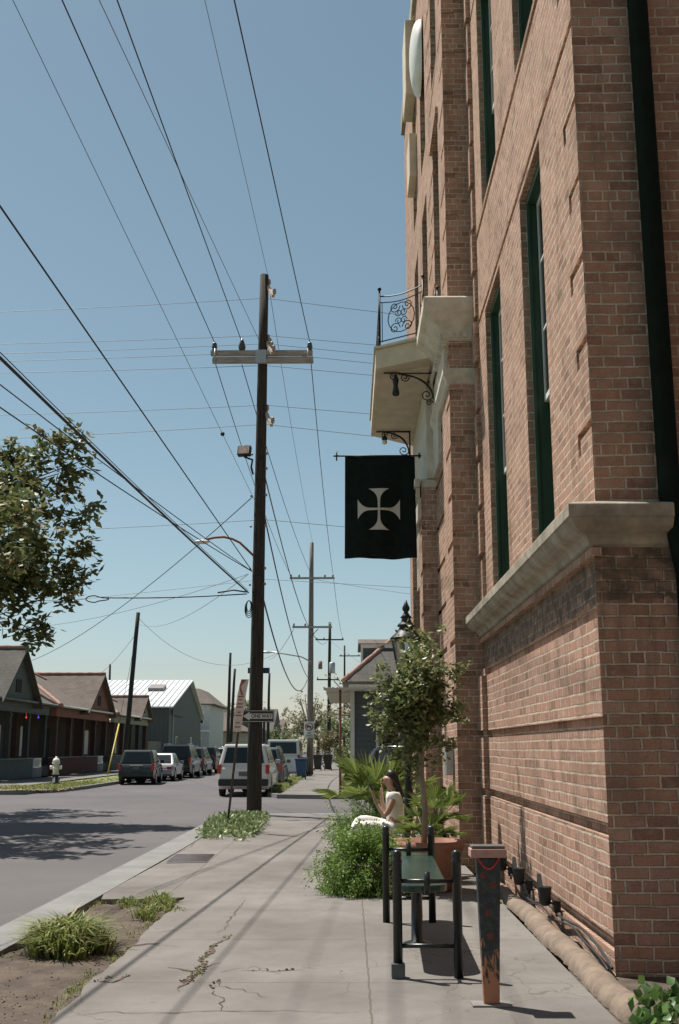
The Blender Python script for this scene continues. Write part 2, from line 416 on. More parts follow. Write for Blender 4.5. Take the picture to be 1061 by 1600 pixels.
# near pavement with the ragged notch of the planting pit
def jag(pts, amp, step=.25):
    o = []
    for a, b in zip(pts[:-1], pts[1:]):
        a = Vector(a); b = Vector(b); n = max(1, int((b-a).length/step))
        for i in range(n):
            p = a.lerp(b, i/n)
            if i: p += Vector((random.uniform(-amp, amp), random.uniform(-amp, amp)))
            o.append((p.x, p.y))
    o.append(tuple(pts[-1])); return o
pit = [onz(p[0], p[1]).xy for p in ((89,1582),(115,1563),(140,1534),(172,1508),(208,1479),(232,1452),(254,1432),(272,1418),(288,1402),(204,1405),(158,1405))]
edge = jag([(-1.95,4.0),(-1.72,6.6)]+[tuple(p) for p in pit]+[(-2.74,12.9)], .018, .12)
left = [(-2.74,13.2),(-2.68,16),(-2.66,22),(-2.66,25.6),(-2.5,26.5),(-2.1,27.1),(-1.6,27.3)]
poly = [(-1.95,2.0)]+edge+left+[(1.6,27.3),(40,27.3),(40,24.5),(1.6,24.5),(1.6,2.0)]
struct('sidewalk', MB().prism(poly, 'z', -.14, 0), M_conc)
# kerb ring of the near pavement
def band(mb, a, b, z0, z1):
    n = len(a); v = [(p[0],p[1],z1) for p in a]+[(p[0],p[1],z1) for p in b]+[(p[0],p[1],z0) for p in a]+[(p[0],p[1],z0) for p in b]
    f = []
    for i in range(n-1):
        f += [(i,i+1,n+i+1,n+i),(2*n+i,2*n+i+1,i+1,i),(n+i,n+i+1,3*n+i+1,3*n+i)]
    f += [(0,n,3*n,2*n),(n-1,2*n-1,4*n-1,3*n-1)]
    mb.add(v, f)
ko = [(-3.22,-4),(-3.2,8),(-3.17,12),(-3.14,18),(-3.12,24),(-3.1,25.6),(-3.0,26.5),(-2.75,27.2),(-2.3,27.7),(-1.6,27.85),(5,27.85),(40,27.85)]
ki = [(-2.86,-4),(-2.82,8),(-2.752,12),(-2.69,18),(-2.668,24),(-2.668,25.6),(-2.51,26.51),(-2.3,26.95),(-2.1,27.12),(-1.6,27.31),(5,27.31),(40,27.31)]
k = MB(); band(k, ko, ki, -.3, .003); struct('kerb', k, M_kerb)
struct('gutter', MB().add([(-3.42,-4,-.124),(-3.2,-4,-.124),(-3.1,25.5,-.124),(-3.32,25.5,-.124)], [(0,1,2,3)]), M_kerb)
# bare earth of the planting pit
e = MB(); nx, ny = 26, 70; vs = []; fs = []
for j in range(ny+1):
    for i in range(nx+1):
        x = -2.85+1.55*i/nx; y = 2+11.3*j/ny
        vs.append((x, y, -.05+.03*sin(x*3.1+y*1.7)*sin(y*2.3)+random.uniform(-.006,.006)))
for j in range(ny):
    for i in range(nx): a = j*(nx+1)+i; fs.append((a,a+1,a+nx+2,a+nx+1))
e.add(vs, fs, True); struct('soil', e, M_soil)
q = MB(); quad(q, 1.6, 6, 1.5, 8.6, -.02); struct('planting_bed', q, M_soil)
q = MB(); quad(q, -2.9, -1.3, 19.6, 26.6, .006)
# far pavement (right side of the next block)
q = MB()
q.prism([(-2.75,40.2),(-2.3,38.9),(-.9,38.7),(40,38.7),(40,41.2),(.2,41.2),(-.2,41.2),(-.2,400),(-1.0,400),(-2.3,400),(-2.55,120),(-2.6,60)][::-1], 'z', -.16, .0)
struct('far_sidewalk', q, M_conc)
q = MB(); band(q, [(-3.3,900),(-2.95,60),(-2.95,40.4),(-2.5,38.75),(-.9,38.35),(40,38.35)], [(-3.1,900),(-2.75,60),(-2.76,40.3),(-2.34,38.95),(-.9,38.69),(40,38.69)], -.3, .01); struct('kerb', q, M_kerb)
q = MB(); quad(q, -.25, 60, 41.1, 500, -.03); struct('lawn', q, M_grass)
# left block beyond the side street
q = MB(); q.prism([(-11.3,47),(-11.6,44),(-13,42.4),(-90,42.2),(-90,46),(-14.6,46),(-13.6,52),(-13.4,500),(-11.2,500)], 'z', -.16, -.02); struct('grass_verge', q, M_grass)
q = MB(); band(q, [(-90,41.9),(-13,42.1),(-11.5,43.6),(-11.1,47),(-11.0,500)], [(-90,42.2),(-13,42.4),(-11.65,44),(-11.3,47),(-11.2,500)], -.3, .01); struct('kerb', q, M_kerb)
q = MB(); quad(q, -16.6, -13.9, 46, 500, .004); quad(q, -90, -13.6, 43.4, 46, .006); struct('sidewalk', q, M_conc)
q = MB(); q.prism([(-11.6,20),(-12.6,28),(-90,28.2),(-90,-20),(-11.6,-20)], 'z', -.16, -.01); struct('grass_verge', q, M_grass)

# ragged asphalt edge along the kerb
random.seed(91)
ae = MB(); P = jag([(-3.215,4),(-3.205,8),(-3.18,12),(-3.15,18),(-3.13,24),(-3.12,25.5)], .0, .09); v = []
for x, y in P: v += [(x+.02, y, -.1215), (x-random.uniform(.005,.05), y, -.1215)]
ae.add(v, [(2*i,2*i+1,2*i+3,2*i+2) for i in range(len(P)-1)]); ae.build('asphalt_edge', mat('edge_dark', (.03,.024,.022)), [o for o in COL.objects if o.name == 'road'][0])
gv = MB()
for _ in range(1500):
    y = random.uniform(5.5,13); x = random.uniform(-2.82,-1.35+.0*y); r_ = random.uniform(.002,.007)*(1.8 if random.random() < .04 else 1)
    if any(False for _ in ()): pass
    k = min(range(len(pit)), key=lambda i: abs(pit[i].y-y))
    if x > pit[k].x-.03: continue
    gv.obox((x,y,-.05+.03*sin(x*3.1+y*1.7)*sin(y*2.3)+r_*.4), (r_,r_*random.uniform(.5,1),r_*.5), (random.random(),random.random(),random.random()*3))
gv_m = leaf_mat('pebbles', (.13,.10,.078), (.24,.20,.16), 0, .9, (.30,.26,.20))
tag(gv.build('gravel', gv_m, fix=False, uv=False), 'loose grit and pebbles scattered over the bare earth by the kerb', 'gravel', kind='stuff')
gv = MB()
for A_, B_, n_ in (((335,1478),(318,1498),24),((318,1498),(312,1520),34),((312,1520),(290,1535),40),((375,1516),(475,1516),8),((150,1533),(205,1524),16),((345,1530),(330,1545),14)):
    for _ in range(n_):
        p = onz(*A_).lerp(onz(*B_), random.random()); r_ = random.uniform(.003,.011)
        gv.obox((p.x+random.gauss(0,.022), p.y+random.gauss(0,.03), .004+r_*.3), (r_,r_*.8,r_*.35), (random.random()*.5,random.random()*.5,random.random()*3))
tag(gv.build('crumbled_concrete', gv_m, fix=False, uv=False), 'crumbled concrete bits and dead leaves lying in the pavement cracks', 'debris', kind='stuff')
# cracks, worn openings and the service plate in the pavement
def strip(mb, pts, w0, w1, z=.004, jit=.02):
    P = [onz(*p).xy for p in pts]; P = [Vector(p) for p in jag([tuple(p) for p in P], jit, .07)]
    n = len(P); v = []
    for i, p in enumerate(P):
        t = (P[min(i+1,n-1)]-P[max(i-1,0)]).normalized(); nn = Vector((-t.y, t.x))
        ww = random.uniform(w0, w1)*min(1, .25+3*min(i, n-1-i)/n)
        v += [(*(p+nn*ww), z), (*(p-nn*ww), z)]
    mb.add(v, [(2*i,2*i+1,2*i+3,2*i+2) for i in range(n-1)])
M_crack = mat('crack', (.085,.058,.042), 1, .4, 12)
sw = [o for o in COL.objects if o.name == 'sidewalk'][0]
c = MB()
for pts in ([(360,1462),(335,1478),(318,1498),(312,1520),(292,1532),(280,1550)], [(345,1505),(300,1518),(262,1512)]): strip(c, pts, .004, .026, jit=.03)
for pts in ([(304,1450),(250,1457),(222,1459)],[(382,1405),(352,1450),(340,1462)],[(322,1545),(350,1560),(345,1580)],[(318,1540),(380,1546),(420,1560)],[(340,1520),(395,1510),(440,1522)],[(150,1533),(180,1534),(205,1524)],[(210,1478),(240,1476),(280,1480)],[(260,1340),(300,1322),(305,1312)],[(100,1590),(160,1582),(260,1583),(400,1580),(560,1582)]): strip(c, pts, .0015, .006, jit=.028)
strip(c, [(150,1533),(175,1536),(205,1523)],   .006, .018); strip(c, [(375,1516),(430,1518),(475,1516)], .004, .010); strip(c, [(205,1478),(230,1475),(250,1475)], .01, .025)
c.build('crack', M_crack, sw)
pl = [onz(*p).xy for p in ((259,1349),(322,1348),(336,1335),(276,1335))]
c = MB(); c.add([(*p, .008) for p in pl], [(0,1,2,3)]); 
for a in range(1, 10):
    t = a/10; A = pl[0].lerp(pl[3], t); B = pl[1].lerp(pl[2], t); c.tube([(*A,.010),(*B,.010)], .008, 4)
o = c.build('service_cover', mat('plate', (.13,.115,.12), .7, .2, 8)); tag(o, 'dark metal utility cover set in the concrete beside the kerb', 'cover')

# ------------------------------------------------------------------ brick building
def relief(axis, base, u0, u1, z0, z1, rules, sgn=1):
    """wall face on plane axis=base looking to the negative side; rules (u0,u1,z0,z1,depth); depth>0 goes in"""
    us = sorted({u0, u1, *[max(u0, min(u1, r[i])) for r in rules for i in (0, 1)]})
    zs = sorted({z0, z1, *[max(z0, min(z1, r[i])) for r in rules for i in (2, 3)]})
    mb = MB(); D = {}
    for i in range(len(us)-1):
        for j in range(len(zs)-1):
            d = 0; uc = (us[i]+us[i+1])/2; zc = (zs[j]+zs[j+1])/2
            for r in rules:
                if r[0] < uc < r[1] and r[2] < zc < r[3]: d = r[4]
            D[i, j] = d
    def P(u, z, d): return (base+d, u, z) if axis == 'x' else (u, base+d, z)
    for (i, j), d in D.items():
        if d is None: continue
        a, b, c_, e_ = us[i], us[i+1], zs[j], zs[j+1]
        f = [P(a,c_,d), P(b,c_,d), P(b,e_,d), P(a,e_,d)]
        mb.add(f if axis == 'y' else f[::-1], [(0,1,2,3)])
        for (di, dj) in ((1,0),(0,1)):
            o_ = D.get((i+di, j+dj), 'edge')
            if o_ == 'edge': continue
            if o_ is None: o_ = d+.3
            if abs(o_-d) < 1e-6: continue
            if di: v = [P(b,c_,d), P(b,c_,o_), P(b,e_,o_), P(b,e_,d)]
            else: v = [P(a,e_,d), P(b,e_,d), P(b,e_,o_), P(a,e_,o_)]
            if axis == 'x': v = v[::-1]
            mb.add(v, [(0,1,2,3)])
        for (di, dj) in ((-1,0),(0,-1)):
            if D.get((i+di, j+dj), 'edge') is None:
                o_ = d+.3
                if di: v = [P(a,c_,d), P(a,c_,o_), P(a,e_,o_), P(a,e_,d)]
                else: v = [P(a,c_,d), P(b,c_,d), P(b,c_,o_), P(a,c_,o_)]
                mb.add(v, [(0,1,2,3)])
    return mb
BX, BY, PY = 1.92, 8.4, 15.8
bld = thing('brick_building', 'tall brown brick building with stone cornice and green windows on the right of the pavement', 'building', (BX, BY, 0))
# lower storey
G_ = [2.68, 1.83, 1.05, .25]
rl = [(0,99,z-.1,z,.055) for z in G_]+[(PY-.45,PY,0,3.2,-.07)]+[(PY-.45,PY,z-.1,z,-.02) for z in G_]+[(0,99,2.68,3.2,.03)]
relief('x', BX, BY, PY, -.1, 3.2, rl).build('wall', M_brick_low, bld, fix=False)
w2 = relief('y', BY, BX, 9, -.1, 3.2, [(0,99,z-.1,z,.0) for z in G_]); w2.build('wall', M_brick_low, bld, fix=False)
# upper storeys
UX, UY, TOP = 1.955, 8.435, 17.5
rl = []
k_ = 0; z = 4.2
while z < TOP-1:
    L_ = .42 if k_ % 2 else .52
    if not 7.4 < z < 7.98:
        rl.append((UY, UY+L_, z-.075, z, .05)); rl.append((UY+L_-.1, UY+L_, z-.2, z-.07, .05))
    z += .725; k_ += 1
rl += [(0,99,7.77,7.86,.05),(0,99,9.12,9.24,.07),(0,99,12.9,13.0,.05)]
z = 3.6; k_ = 0
while z < TOP-1:
    rl.append((PY-.42, PY-.12, z, z+.62, -.07 if k_ % 2 else -.05)); rl.append((PY-.12, PY, z, z+.62, -.03)); z += .725; k_ += 1
WIN = [(10.12,11.42,3.50,7.71),(13.10,14.62,3.50,7.71),(10.12,11.42,9.3,12.8),(13.10,14.62,9.3,12.8)]
rl += [(a,b,c_,d,.33) for a,b,c_,d in WIN]
relief('x', UX, UY, PY, 3.2, TOP, rl).build('wall', M_brick, bld, fix=False)
relief('y', UY, UX, 9, 3.2, TOP, []).build('wall', M_brick, bld, fix=False)
# windows of the near bay
for a, b_, c_, d in WIN:
    fr = MB()
    x0, x1 = UX+.072, UX+.295
    fr.box(x0, x1, a+.002, a+.06, c_+.002, d-.002); fr.box(x0, x1, b_-.06, b_-.002, c_+.002, d-.002)
    fr.box(x0, x1, a+.06, b_-.06, d-.09, d-.003); fr.box(x0, x1, a+.06, b_-.06, c_+.002, c_+.06)
    fr.box(x0-.012, x0+.03, b_-.085, b_-.061, c_+.06, d-.09)
    fo = fr.build('window_frame', M_green, bld, bevel=.006)
    zm = c_+(d-c_)*.42
    s1 = MB(); X0 = UX+.178
    for (p0,p1,r0,r1) in ((a+.062,a+.11,zm,d-.092),(b_-.11,b_-.087,zm,d-.092),(a+.11,b_-.11,zm,zm+.06),(a+.11,b_-.11,d-.15,d-.092),((a+b_)/2-.012,(a+b_)/2+.012,zm+.06,d-.15)):
        s1.box(X0, X0+.045, p0, p1, r0, r1)
    for t in (.33, .66): s1.box(X0+.005, X0+.04, a+.112, b_-.112, zm+(d-zm)*t-.012, zm+(d-zm)*t+.012)
    s1.build('sash', M_white, fo)
    g = MB(); g.box(X0+.015, X0+.025, a+.1, b_-.1, zm+.05, d-.1); g.build('pane', M_glass, fo)
    s2 = MB()
    for (p0,p1,r0,r1) in ((a+.062,a+.11,c_+.065,zm+.01),(b_-.11,b_-.062,c_+.065,zm+.01),(a+.11,b_-.11,c_+.065,c_+.13),((a+b_)/2-.012,(a+b_)/2+.012,c_+.13,zm)):
        s2.box(X0+.055, X0+.095, p0, p1, r0, r1)
    s2.build('sash', M_green, fo)
    g = MB(); g.box(X0+.07, X0+.08, a+.1, b_-.1, c_+.12, zm-.0); g.build('pane', M_glass, fo)
# the dark pier end of the west side: north faces and bodies of piers
PX = 1.535
z = .3; rl = []
while z < 17:
    rl.append((PX-.02, PX+.2, z, z+.09, .035)); z += .725
relief('y', PY, PX, 2.2, -.1, 7.0, rl).build('pier', M_brick, bld, fix=False)
relief('y', PY, PX, 2.2, 7.24, 18, rl).build('pier', M_brick, bld, fix=False)
z = .25; rl = []; k_ = 0
while z < 18:
    rl.append((PY, PY+(.55 if k_ % 2 else .8), z-.09, z, .05)); rl.append((PY+1.3, 18.55, z-.09, z, .05)); z += .725; k_ += 1
rl += [(16.9,18.0,8.9,12.2,.28),(16.9,18.0,13.4,16.6,.28),(16.75,18.15,12.2,12.32,-.05),(19.6,20.9,8.7,12.3,.3),(19.6,20.9,13.3,16.3,.3),(22.3,23.5,8.7,12.3,.3),(22.3,23.5,13.3,16.3,.3)]
for i, z in enumerate((9.6,10.3,11.0,11.7,14.2,14.9,15.6)): rl.append((18.6, 19.3, z-.09, z, .05))
relief('x', PX, PY, 27, -.1, 18, rl).build('wall', M_brick, bld, fix=False)
for (a,b_,c_,d) in ((16.9,18.0,8.9,12.2),(16.9,18.0,13.4,16.6),(19.6,20.9,8.7,12.3),(19.6,20.9,13.3,16.3),(22.3,23.5,8.7,12.3),(22.3,23.5,13.3,16.3)):
    fr = MB(); x0 = PX+.12
    fr.box(x0, x0+.12, a+.002, a+.09, c_+.002, d-.002); fr.box(x0, x0+.12, b_-.09, b_-.002, c_+.002, d-.002)
    fr.box(x0, x0+.12, a+.09, b_-.09, d-.1, d-.002); fr.box(x0, x0+.12, a+.09, b_-.09, c_+.002, c_+.08); fr.box(x0+.01, x0+.11, a+.09, b_-.09, (c_+d)/2-.04, (c_+d)/2+.04)
    fo = fr.build('window_frame', M_green, bld)
    MB().box(x0+.05, x0+.06, a+.08, b_-.08, c_+.07, d-.09).build('pane', M_glass, fo)
# pier B beside the entrance
BX2 = 1.27; z = .25; rl = []
while z < 6: rl.append((18.55, 19.0, z-.09, z, .05)); z += .725
relief('x', BX2, 18.55, 19.4, -.1, 6.05, rl).build('pier', M_brick, bld, fix=False)
relief('y', 18.55, BX2, 1.6, -.1, 6.05, [(BX2-.1,BX2+.15,zz,zz+.09,.035) for zz in (.25,.975,1.7,2.425,3.15,3.875,4.6,5.3)]).build('pier', M_brick, bld, fix=False)
relief('x', BX2, 21.4, 22.3, -.1, 6.05, []).build('pier', M_brick, bld, fix=False)
relief('y', 21.4, BX2, 1.6, -.1, 6.05, []).build('pier', M_brick, bld, fix=False)
MB().box(BX2+.08, 1.53, 19.4, 21.4, 4.6, 6.05).build('lintel', M_stone, bld)
d_ = MB().box(PX-.05, PX+.0-.003, 19.5, 21.3, .15, 4.4).build('door', M_green, bld)
# top cornice (above the frame)
MB().box(1.6, 9, 8.2, PY, TOP, TOP+.5).build('cornice', M_stone, bld)
MB().box(1.45, 9, PY, 27, 18, 18.5).build('cornice', M_stone, bld)
# back faces and roof so the building is solid from the side
MB().box(BX+.45, 9, BY+.5, 27, 16.9, 17.4).build('roof', M_stone, bld)
MB().box(8.7, 8.98, BY+.1, 27, 0, 17).build('wall', M_brick, bld)
MB().box(PX+.4, 9, 26.7, 26.99, 0, 17.9).build('wall', M_brick, bld)
# water table sweeping round the corner
prof = [(0,3.50),(.21,3.445),(.232,3.43),(.235,3.42),(.235,3.335),(.215,3.325),(.205,3.30),(.18,3.265),(.14,3.235),(.09,3.215),(.06,3.19),(.045,3.15),(.0,3.13)]
def sweep(profile, path_fn, xe):
    mb = MB(); n = len(profile); rings = []
    rings.append([(BX-p, PY-.006, z) for p, z in profile])
    for yy in (14.3, 12.9, 11.4, 9.9): rings.append([(BX-p, yy, z) for p, z in profile])
    rings.append([(BX-p, BY-p, z) for p, z in profile])
    rings.append([(xe, BY-p, z) for p, z in profile])
    v = [p for r_ in rings for p in r_]; f = []
    for i in range(len(rings)-1):
        for j in range(n-1): a = i*n+j; f.append((a, a+1, a+n+1, a+n))
    f.append(tuple(range(n))); f.append(tuple((len(rings)-1)*n+j for j in range(n)))
    mb.add(v, f); return mb
wt = sweep(prof, None, at(1052, 800, 8.2).x); wt.build('water_table', M_stone, bld)
# drip course under it
MB().box(BX-.03, BX-.0+.05, BY-.03, PY-.005, 3.06, 3.125).build('drip_course', M_brick, bld)
# downpipe on the shaded side
dp = MB(); xa = at(1004, 100, 8.2).x+.02; xa = 2.50
dp.tube([(xa+.11,8.33,-.0),(xa+.11,8.33,2.9),(xa+.0,8.28,3.5),(xa,8.28,8),(xa,8.28,12),(xa,8.28,17)], .085, 14)
for z in (11.8,): dp.tube([(xa,8.28,z-.05),(xa,8.28,z+.05)], .1, 14)
dp.build('downpipe', mat('pipe_green', (.007,.013,.009), .85, .3, 5, spec=.15), bld)
# entrance entablature: big cap, band, frieze
cap = MB()
cp = [(0,8.42),(.34,8.36),(.39,8.33),(.39,8.16),(.36,8.12),(.30,8.08),(.24,8.0),(.16,7.92),(.1,7.86),(.08,7.80),(.08,7.72),(0,7.70)]
rings = [[(PX-p*1.0, 17.25, z) for p,z in cp], [(PX-p, PY-p*.55, z) for p,z in cp], [(2.03, PY-p*.55, z) for p,z in cp]]
n = len(cp); v = [p for r_ in rings for p in r_]; f = []
for i in range(2):
    for j in range(n-1): a = i*n+j; f.append((a,a+1,a+n+1,a+n))
f += [tuple(range(n)), tuple(2*n+j for j in range(n))]
cap.add(v, f); cap.build('cornice', M_white_stone, bld)
dn = MB()
dn.box(PX-.084, PX-.081, 15.8, 18.2, 7.74, 7.845)
for i in range(14):
    y = 15.85+i*.16; dn.box(PX-.12, PX-.083, y, y+.09, 7.74, 7.84)
for i in range(4): dn.box(PX+.0+i*.11, PX+.06+i*.11, PY-.075, PY-.046, 7.74, 7.83)
dn.build('dentils', M_white_stone, bld)
bp = [(0,7.26),(.1,7.24),(.1,7.16),(.06,7.1),(.04,7.02),(0,7.0)]
rings = [[(PX-p, 18.5, z) for p,z in bp], [(PX-p, PY-p*.7, z) for p,z in bp], [(2.0, PY-p*.7, z) for p,z in bp]]
n = len(bp); v = [p for r_ in rings for p in r_]; f = []
for i in range(2):
    for j in range(n-1): a = i*n+j; f.append((a,a+1,a+n+1,a+n))
f += [tuple(range(n)), tuple(2*n+j for j in range(n))]
MB().add(v, f).build('string_course', M_white_stone, bld)
MB().box(PX-.055, PX+.01, 16.05, 18.54, 7.262, 7.70).build('frieze', M_white_stone, bld)
MB().box(1.365, PX+.01, 18.545, 22.35, 6.21, 7.97).build('frieze', M_white_stone, bld, bevel=.02)
fz = MB(); fz.box(BX2+.0, PX+.01, 18.56, 22.3, 6.05, 6.20); fz.box(BX2-.12, BX2-.021, 18.5, 19.5, 6.05, 6.2); fz.box(BX2-.09, BX2-.021, 18.53, 19.45, 5.86, 6.05); fz.box(BX2-.06, BX2-.0, 18.52, 19.42, 5.5, 5.86); fz.build('capital', M_white_stone, bld, bevel=.012)
# lit white-stone strip beside the pier top
MB().box(PX-.05, PX+.0, 17.4, 18.54, 6.2, 6.98).build('frieze', M_white_stone, bld)
# balcony slab, splayed sides
slab = [(.47,17.95),(.47,22.1),(1.5,23.0),(1.5,17.3)]
bal = MB(); bal.prism(slab, 'z', 8.02, 8.37); bo = bal.build('balcony', M_cream, bld, bevel=.012)
MB().prism([(.44,17.9),(.44,22.15),(1.5,23.08),(1.5,17.2)], 'z', 8.372, 8.41).build('balcony_edge', M_white_stone, bo)
MB().prism([(.56,18.2),(.56,21.9),(1.4,22.6),(1.4,17.8)], 'z', 7.98, 8.018).build('soffit_panel', M_cream, bo)
def spiral(c, r0, r1, a0, turns, n=14):
    return [(c[0]+(r0+(r1-r0)*i/n)*cos(a0+turns*2*pi*i/n), c[1]+(r0+(r1-r0)*i/n)*sin(a0+turns*2*pi*i/n)) for i in range(n+1)]
# railing on the near side: local (u along rail, v up)
def rail_panel(A, B, h, curve=True):
    mb = MB(); A = Vector(A); B = Vector(B)
    def P(u, v): return A.lerp(B, u)+Vector((0,0,v))
    W = (B-A).length
    def T(pts, r): mb.tube([P(u/W, v) for u, v in pts], r, 5)
    T([(0,0),(0,h*1.02)], .02); mb.sphere(P(0,h*1.06), .035); T([(W,0),(W,h*1.04)], .018); mb.sphere(P(1,h*1.08), .03)
    top = [(W*i/10, h*.93-.06*h*sin(pi*i/10)*(1 if curve else 0)) for i in range(11)]
    T(top, .012); T([(u, v-.11*h) for u, v in top], .009); T([(0,.12*h),(W,.12*h)], .011); T([(0,.03*h),(W,.03*h)], .009)
    nn = max(1, round(W/.75)); cw = W/nn
    for i in range(nn):
        cx = cw*(i+.5)
        for sx in (-1,1):
            for sy, vv in ((1,.63*h),(-1,.33*h)):
                T([(cx+sx*x_, vv+sy*y_*1.0) for x_, y_ in spiral((.13,.04), .11, .02, pi, 1.4)], .009)
                T([(cx+sx*x_, vv+sy*y_) for x_, y_ in spiral((.05,-.08), .07, .015, 0, -1.2)], .008)
        T([(cx+.27*cos(t*pi/8)*min(1,cw/.75), .47*h+.27*sin(t*pi/8)) for t in range(17)], .009)
        for sx in (-1,1):
            T([(cx+sx*cw*.44,.12*h),(cx+sx*cw*.44,.8*h)], .008)
    return mb
rp = MB()
for A, B in (((.55,18.0,8.41),(1.28,17.5,8.41)),((.55,18.0,8.41),(.55,22.0,8.41)),((.55,22.0,8.41),(1.45,22.8,8.41)),((1.27,17.42,8.44),(1.46,16.7,8.44))):
    rail_panel(A, B, 1.05 if A[0] < 1 else .5).build('railing', M_iron, bo, fix=False)
def bracket(y, x0, x1, z):
    mb = MB()
    mb.tube([(x0-.05,y,z-.02),(x1,y,z-.02)], .016, 6); mb.tube([(x1-.012,y,z),(x1-.012,y,z-.62)], .018, 6)
    L = x1-x0
    for k2 in (0,1):
        pts = [(x1-.03-(L*.72-k2*.12)*(1-cos(t*pi/20)), y, z-.5+.02*k2+(.46-.05*k2)*sin(t*pi/20)*1.0) for t in range(11)]
        mb.tube(pts, .014, 5)
    for c_, r_, s_ in (((x1-.14,z-.42),.11,-1),((x0+.12,z-.09),.07,1),((x0+.32,z-.1),.08,-1),((x1-.1,z-.56),.06,1)):
        mb.tube([(u,y,v_) for u, v_ in spiral(c_, r_, .015, 0, 1.5*s_, 18)], .011, 5)
    return mb
bracket(18.05, .66, 1.5, 8.0).build('bracket', M_iron, bo, fix=False)
bracket(21.6, .62, 1.27, 7.98).build('bracket', M_iron, bo, fix=False)
# pale hoods high on the far part of the wall
for (y0,y1,z0,z1,x0) in ((22.0,23.2,at(640,145,22).z,17.9,at(632,100,22).x),(22.0,23.0,at(640,275,22).z,at(640,207,22).z,at(638,240,22).x)):
    h_ = MB().box(x0+.02, PX+.0, y0, y1, z0, z1).build('window_hood', M_cream, bld, bevel=.03)
aw = MB(); 
for i in range(1): 
    pr = [(.001,0)]+[(.42*sin(t*pi/16), .95-.95*cos(t*pi/16)) for t in range(1,9)]
half = []
n = 14; m_ = 10; vs = []; fs = []
for i in range(m_+1):
    t = i/m_; zz = at(652,150,20.6).z+(at(652,36,20.6).z-at(652,150,20.6).z)*t; r_ = .42*math.sqrt(max(0, 1-(2*t-1)**2))**.8
    for k in range(n+1):
        A = pi*k/n; vs.append((PX-.0-r_*.55*sin(A), 20.6-r_*1.3*cos(A), zz))
for i in range(m_):
    for k in range(n): a = i*(n+1)+k; fs.append((a,a+1,a+n+2,a+n+1))
aw.add(vs, fs, True); aw.build('oval_shield', M_white, bld)
# utility box on the wall
o = MB().box(PX-.12, PX-.002, 16.3, 16.62, 1.2, 1.62).build('electrical_box', M_metal, bevel=.015)
tag(o, 'small grey electrical box fixed to the brick pier behind the potted tree', 'electrical box')

# low rounded concrete hump along the wall foot
hm = MB(); rings = []; n = 10
y = 6.95; ys = []
while y < 13.4: ys.append(y); y += .062
vs = []; fs = []
for i, y in enumerate(ys):
    rr = .108*(1-.35*max(0, (y-11))/2.4)*(0.72 if i == 0 else 1)+random.uniform(-.011,.011)
    cx = 1.74+.012*sin(y*3)
    for k in range(n+1):
        A = pi*k/n; wob = 1+random.uniform(-.03,.03)
        vs.append((cx-rr*1.02*cos(A)*wob, y, max(-.02, rr*.95*sin(A)*wob-.015)))
for i in range(len(ys)-1):
    for k in range(n): a = i*(n+1)+k; fs.append((a,a+1,a+n+2,a+n+1))
fs.append(tuple(range(n+1)))
hm.add(vs, fs, True)
o = hm.build('foot_kerb', mat('hump', (.21,.16,.12), .95, .25, 6, bmp=1.0, bscale=26, dark=(.13,.10,.078))); o['kind'] = 'structure'
# uplights with their cable
def uplight(loc, label, s=1):
    t = thing('spotlight', label, 'spotlight', loc, 0, 'spotlights along the foot of the wall')
    x, y, z = loc
    MB().lathe([(.028*s,0),(.05*s,.02),(.055*s,.09*s),(.062*s,.15*s),(.06*s,.16*s)], (x,y,z+.07), 14).build('lamp_head', M_iron, t)
    MB().prism([(y-.06*s,z+.225*s),(y+.06*s,z+.225*s),(y+.035*s,z+.33*s)], 'x', x-.055*s, x-.02*s).build('shield', M_iron, t)
    b2 = MB(); b2.tube([(x,y,z+.12),(x+.09,y-.02,z+.08),(x+.10,y-.02,z-.02)], .012, 6); b2.box(x+.07,x+.13,y-.07,y+.03,z+.02,z+.12); b2.build('bracket', M_iron, t)
for px, py, Y, lb in ((803,1402,12.0,'black wall foot spotlight farther from the camera beside the hump'),(848,1446,10.45,'black wall foot spotlight nearest the bare brick corner'),(783,1372,13.3,'black wall foot spotlight nearest the potted tree, farthest of the three')):
    p = at(px, py+14, Y); uplight((1.78, p.y, .12), lb, 1.05)
cb = MB(); pts = []
for i in range(40):
    t = i/39; y = 13.2-5.0*t; pts.append((1.865-.03*sin(t*25)*.4-.02*sin(t*7), y, .13+.03*sin(t*17)+.03*cos(t*9)))
cb.tube(pts, .011, 5); cb.tube([(p[0]-.03, p[1], p[2]-.03+.02*sin(p[1]*4)) for p in pts[8:]], .008, 5)
tag(cb.build('cable', M_wire), 'black cable running loose along the foot of the brick wall', 'cable')
# unseen brick block beside the camera, added to shade the near brick wall
NB = thing('added_shade_building', 'unseen brick block added beside the camera to shade the near right wall', 'building', (3.3, 5.5, 0))
relief('x', 3.2, -12, 5.6, -.2, 13, [(a,a+1.1,b,b+2.2,.15) for a in (-9,-5.5,-2,1.6) for b in (1.2,5.6,9.8)]).build('wall', M_brick, NB, fix=False)
MB().box(3.36, 14, -12, 5.6, -.2, 13).build('wall', M_brick, NB); MB().box(3.1, 14.2, -12.2, 5.75, 13.0, 13.4).build('parapet', M_stone, NB)
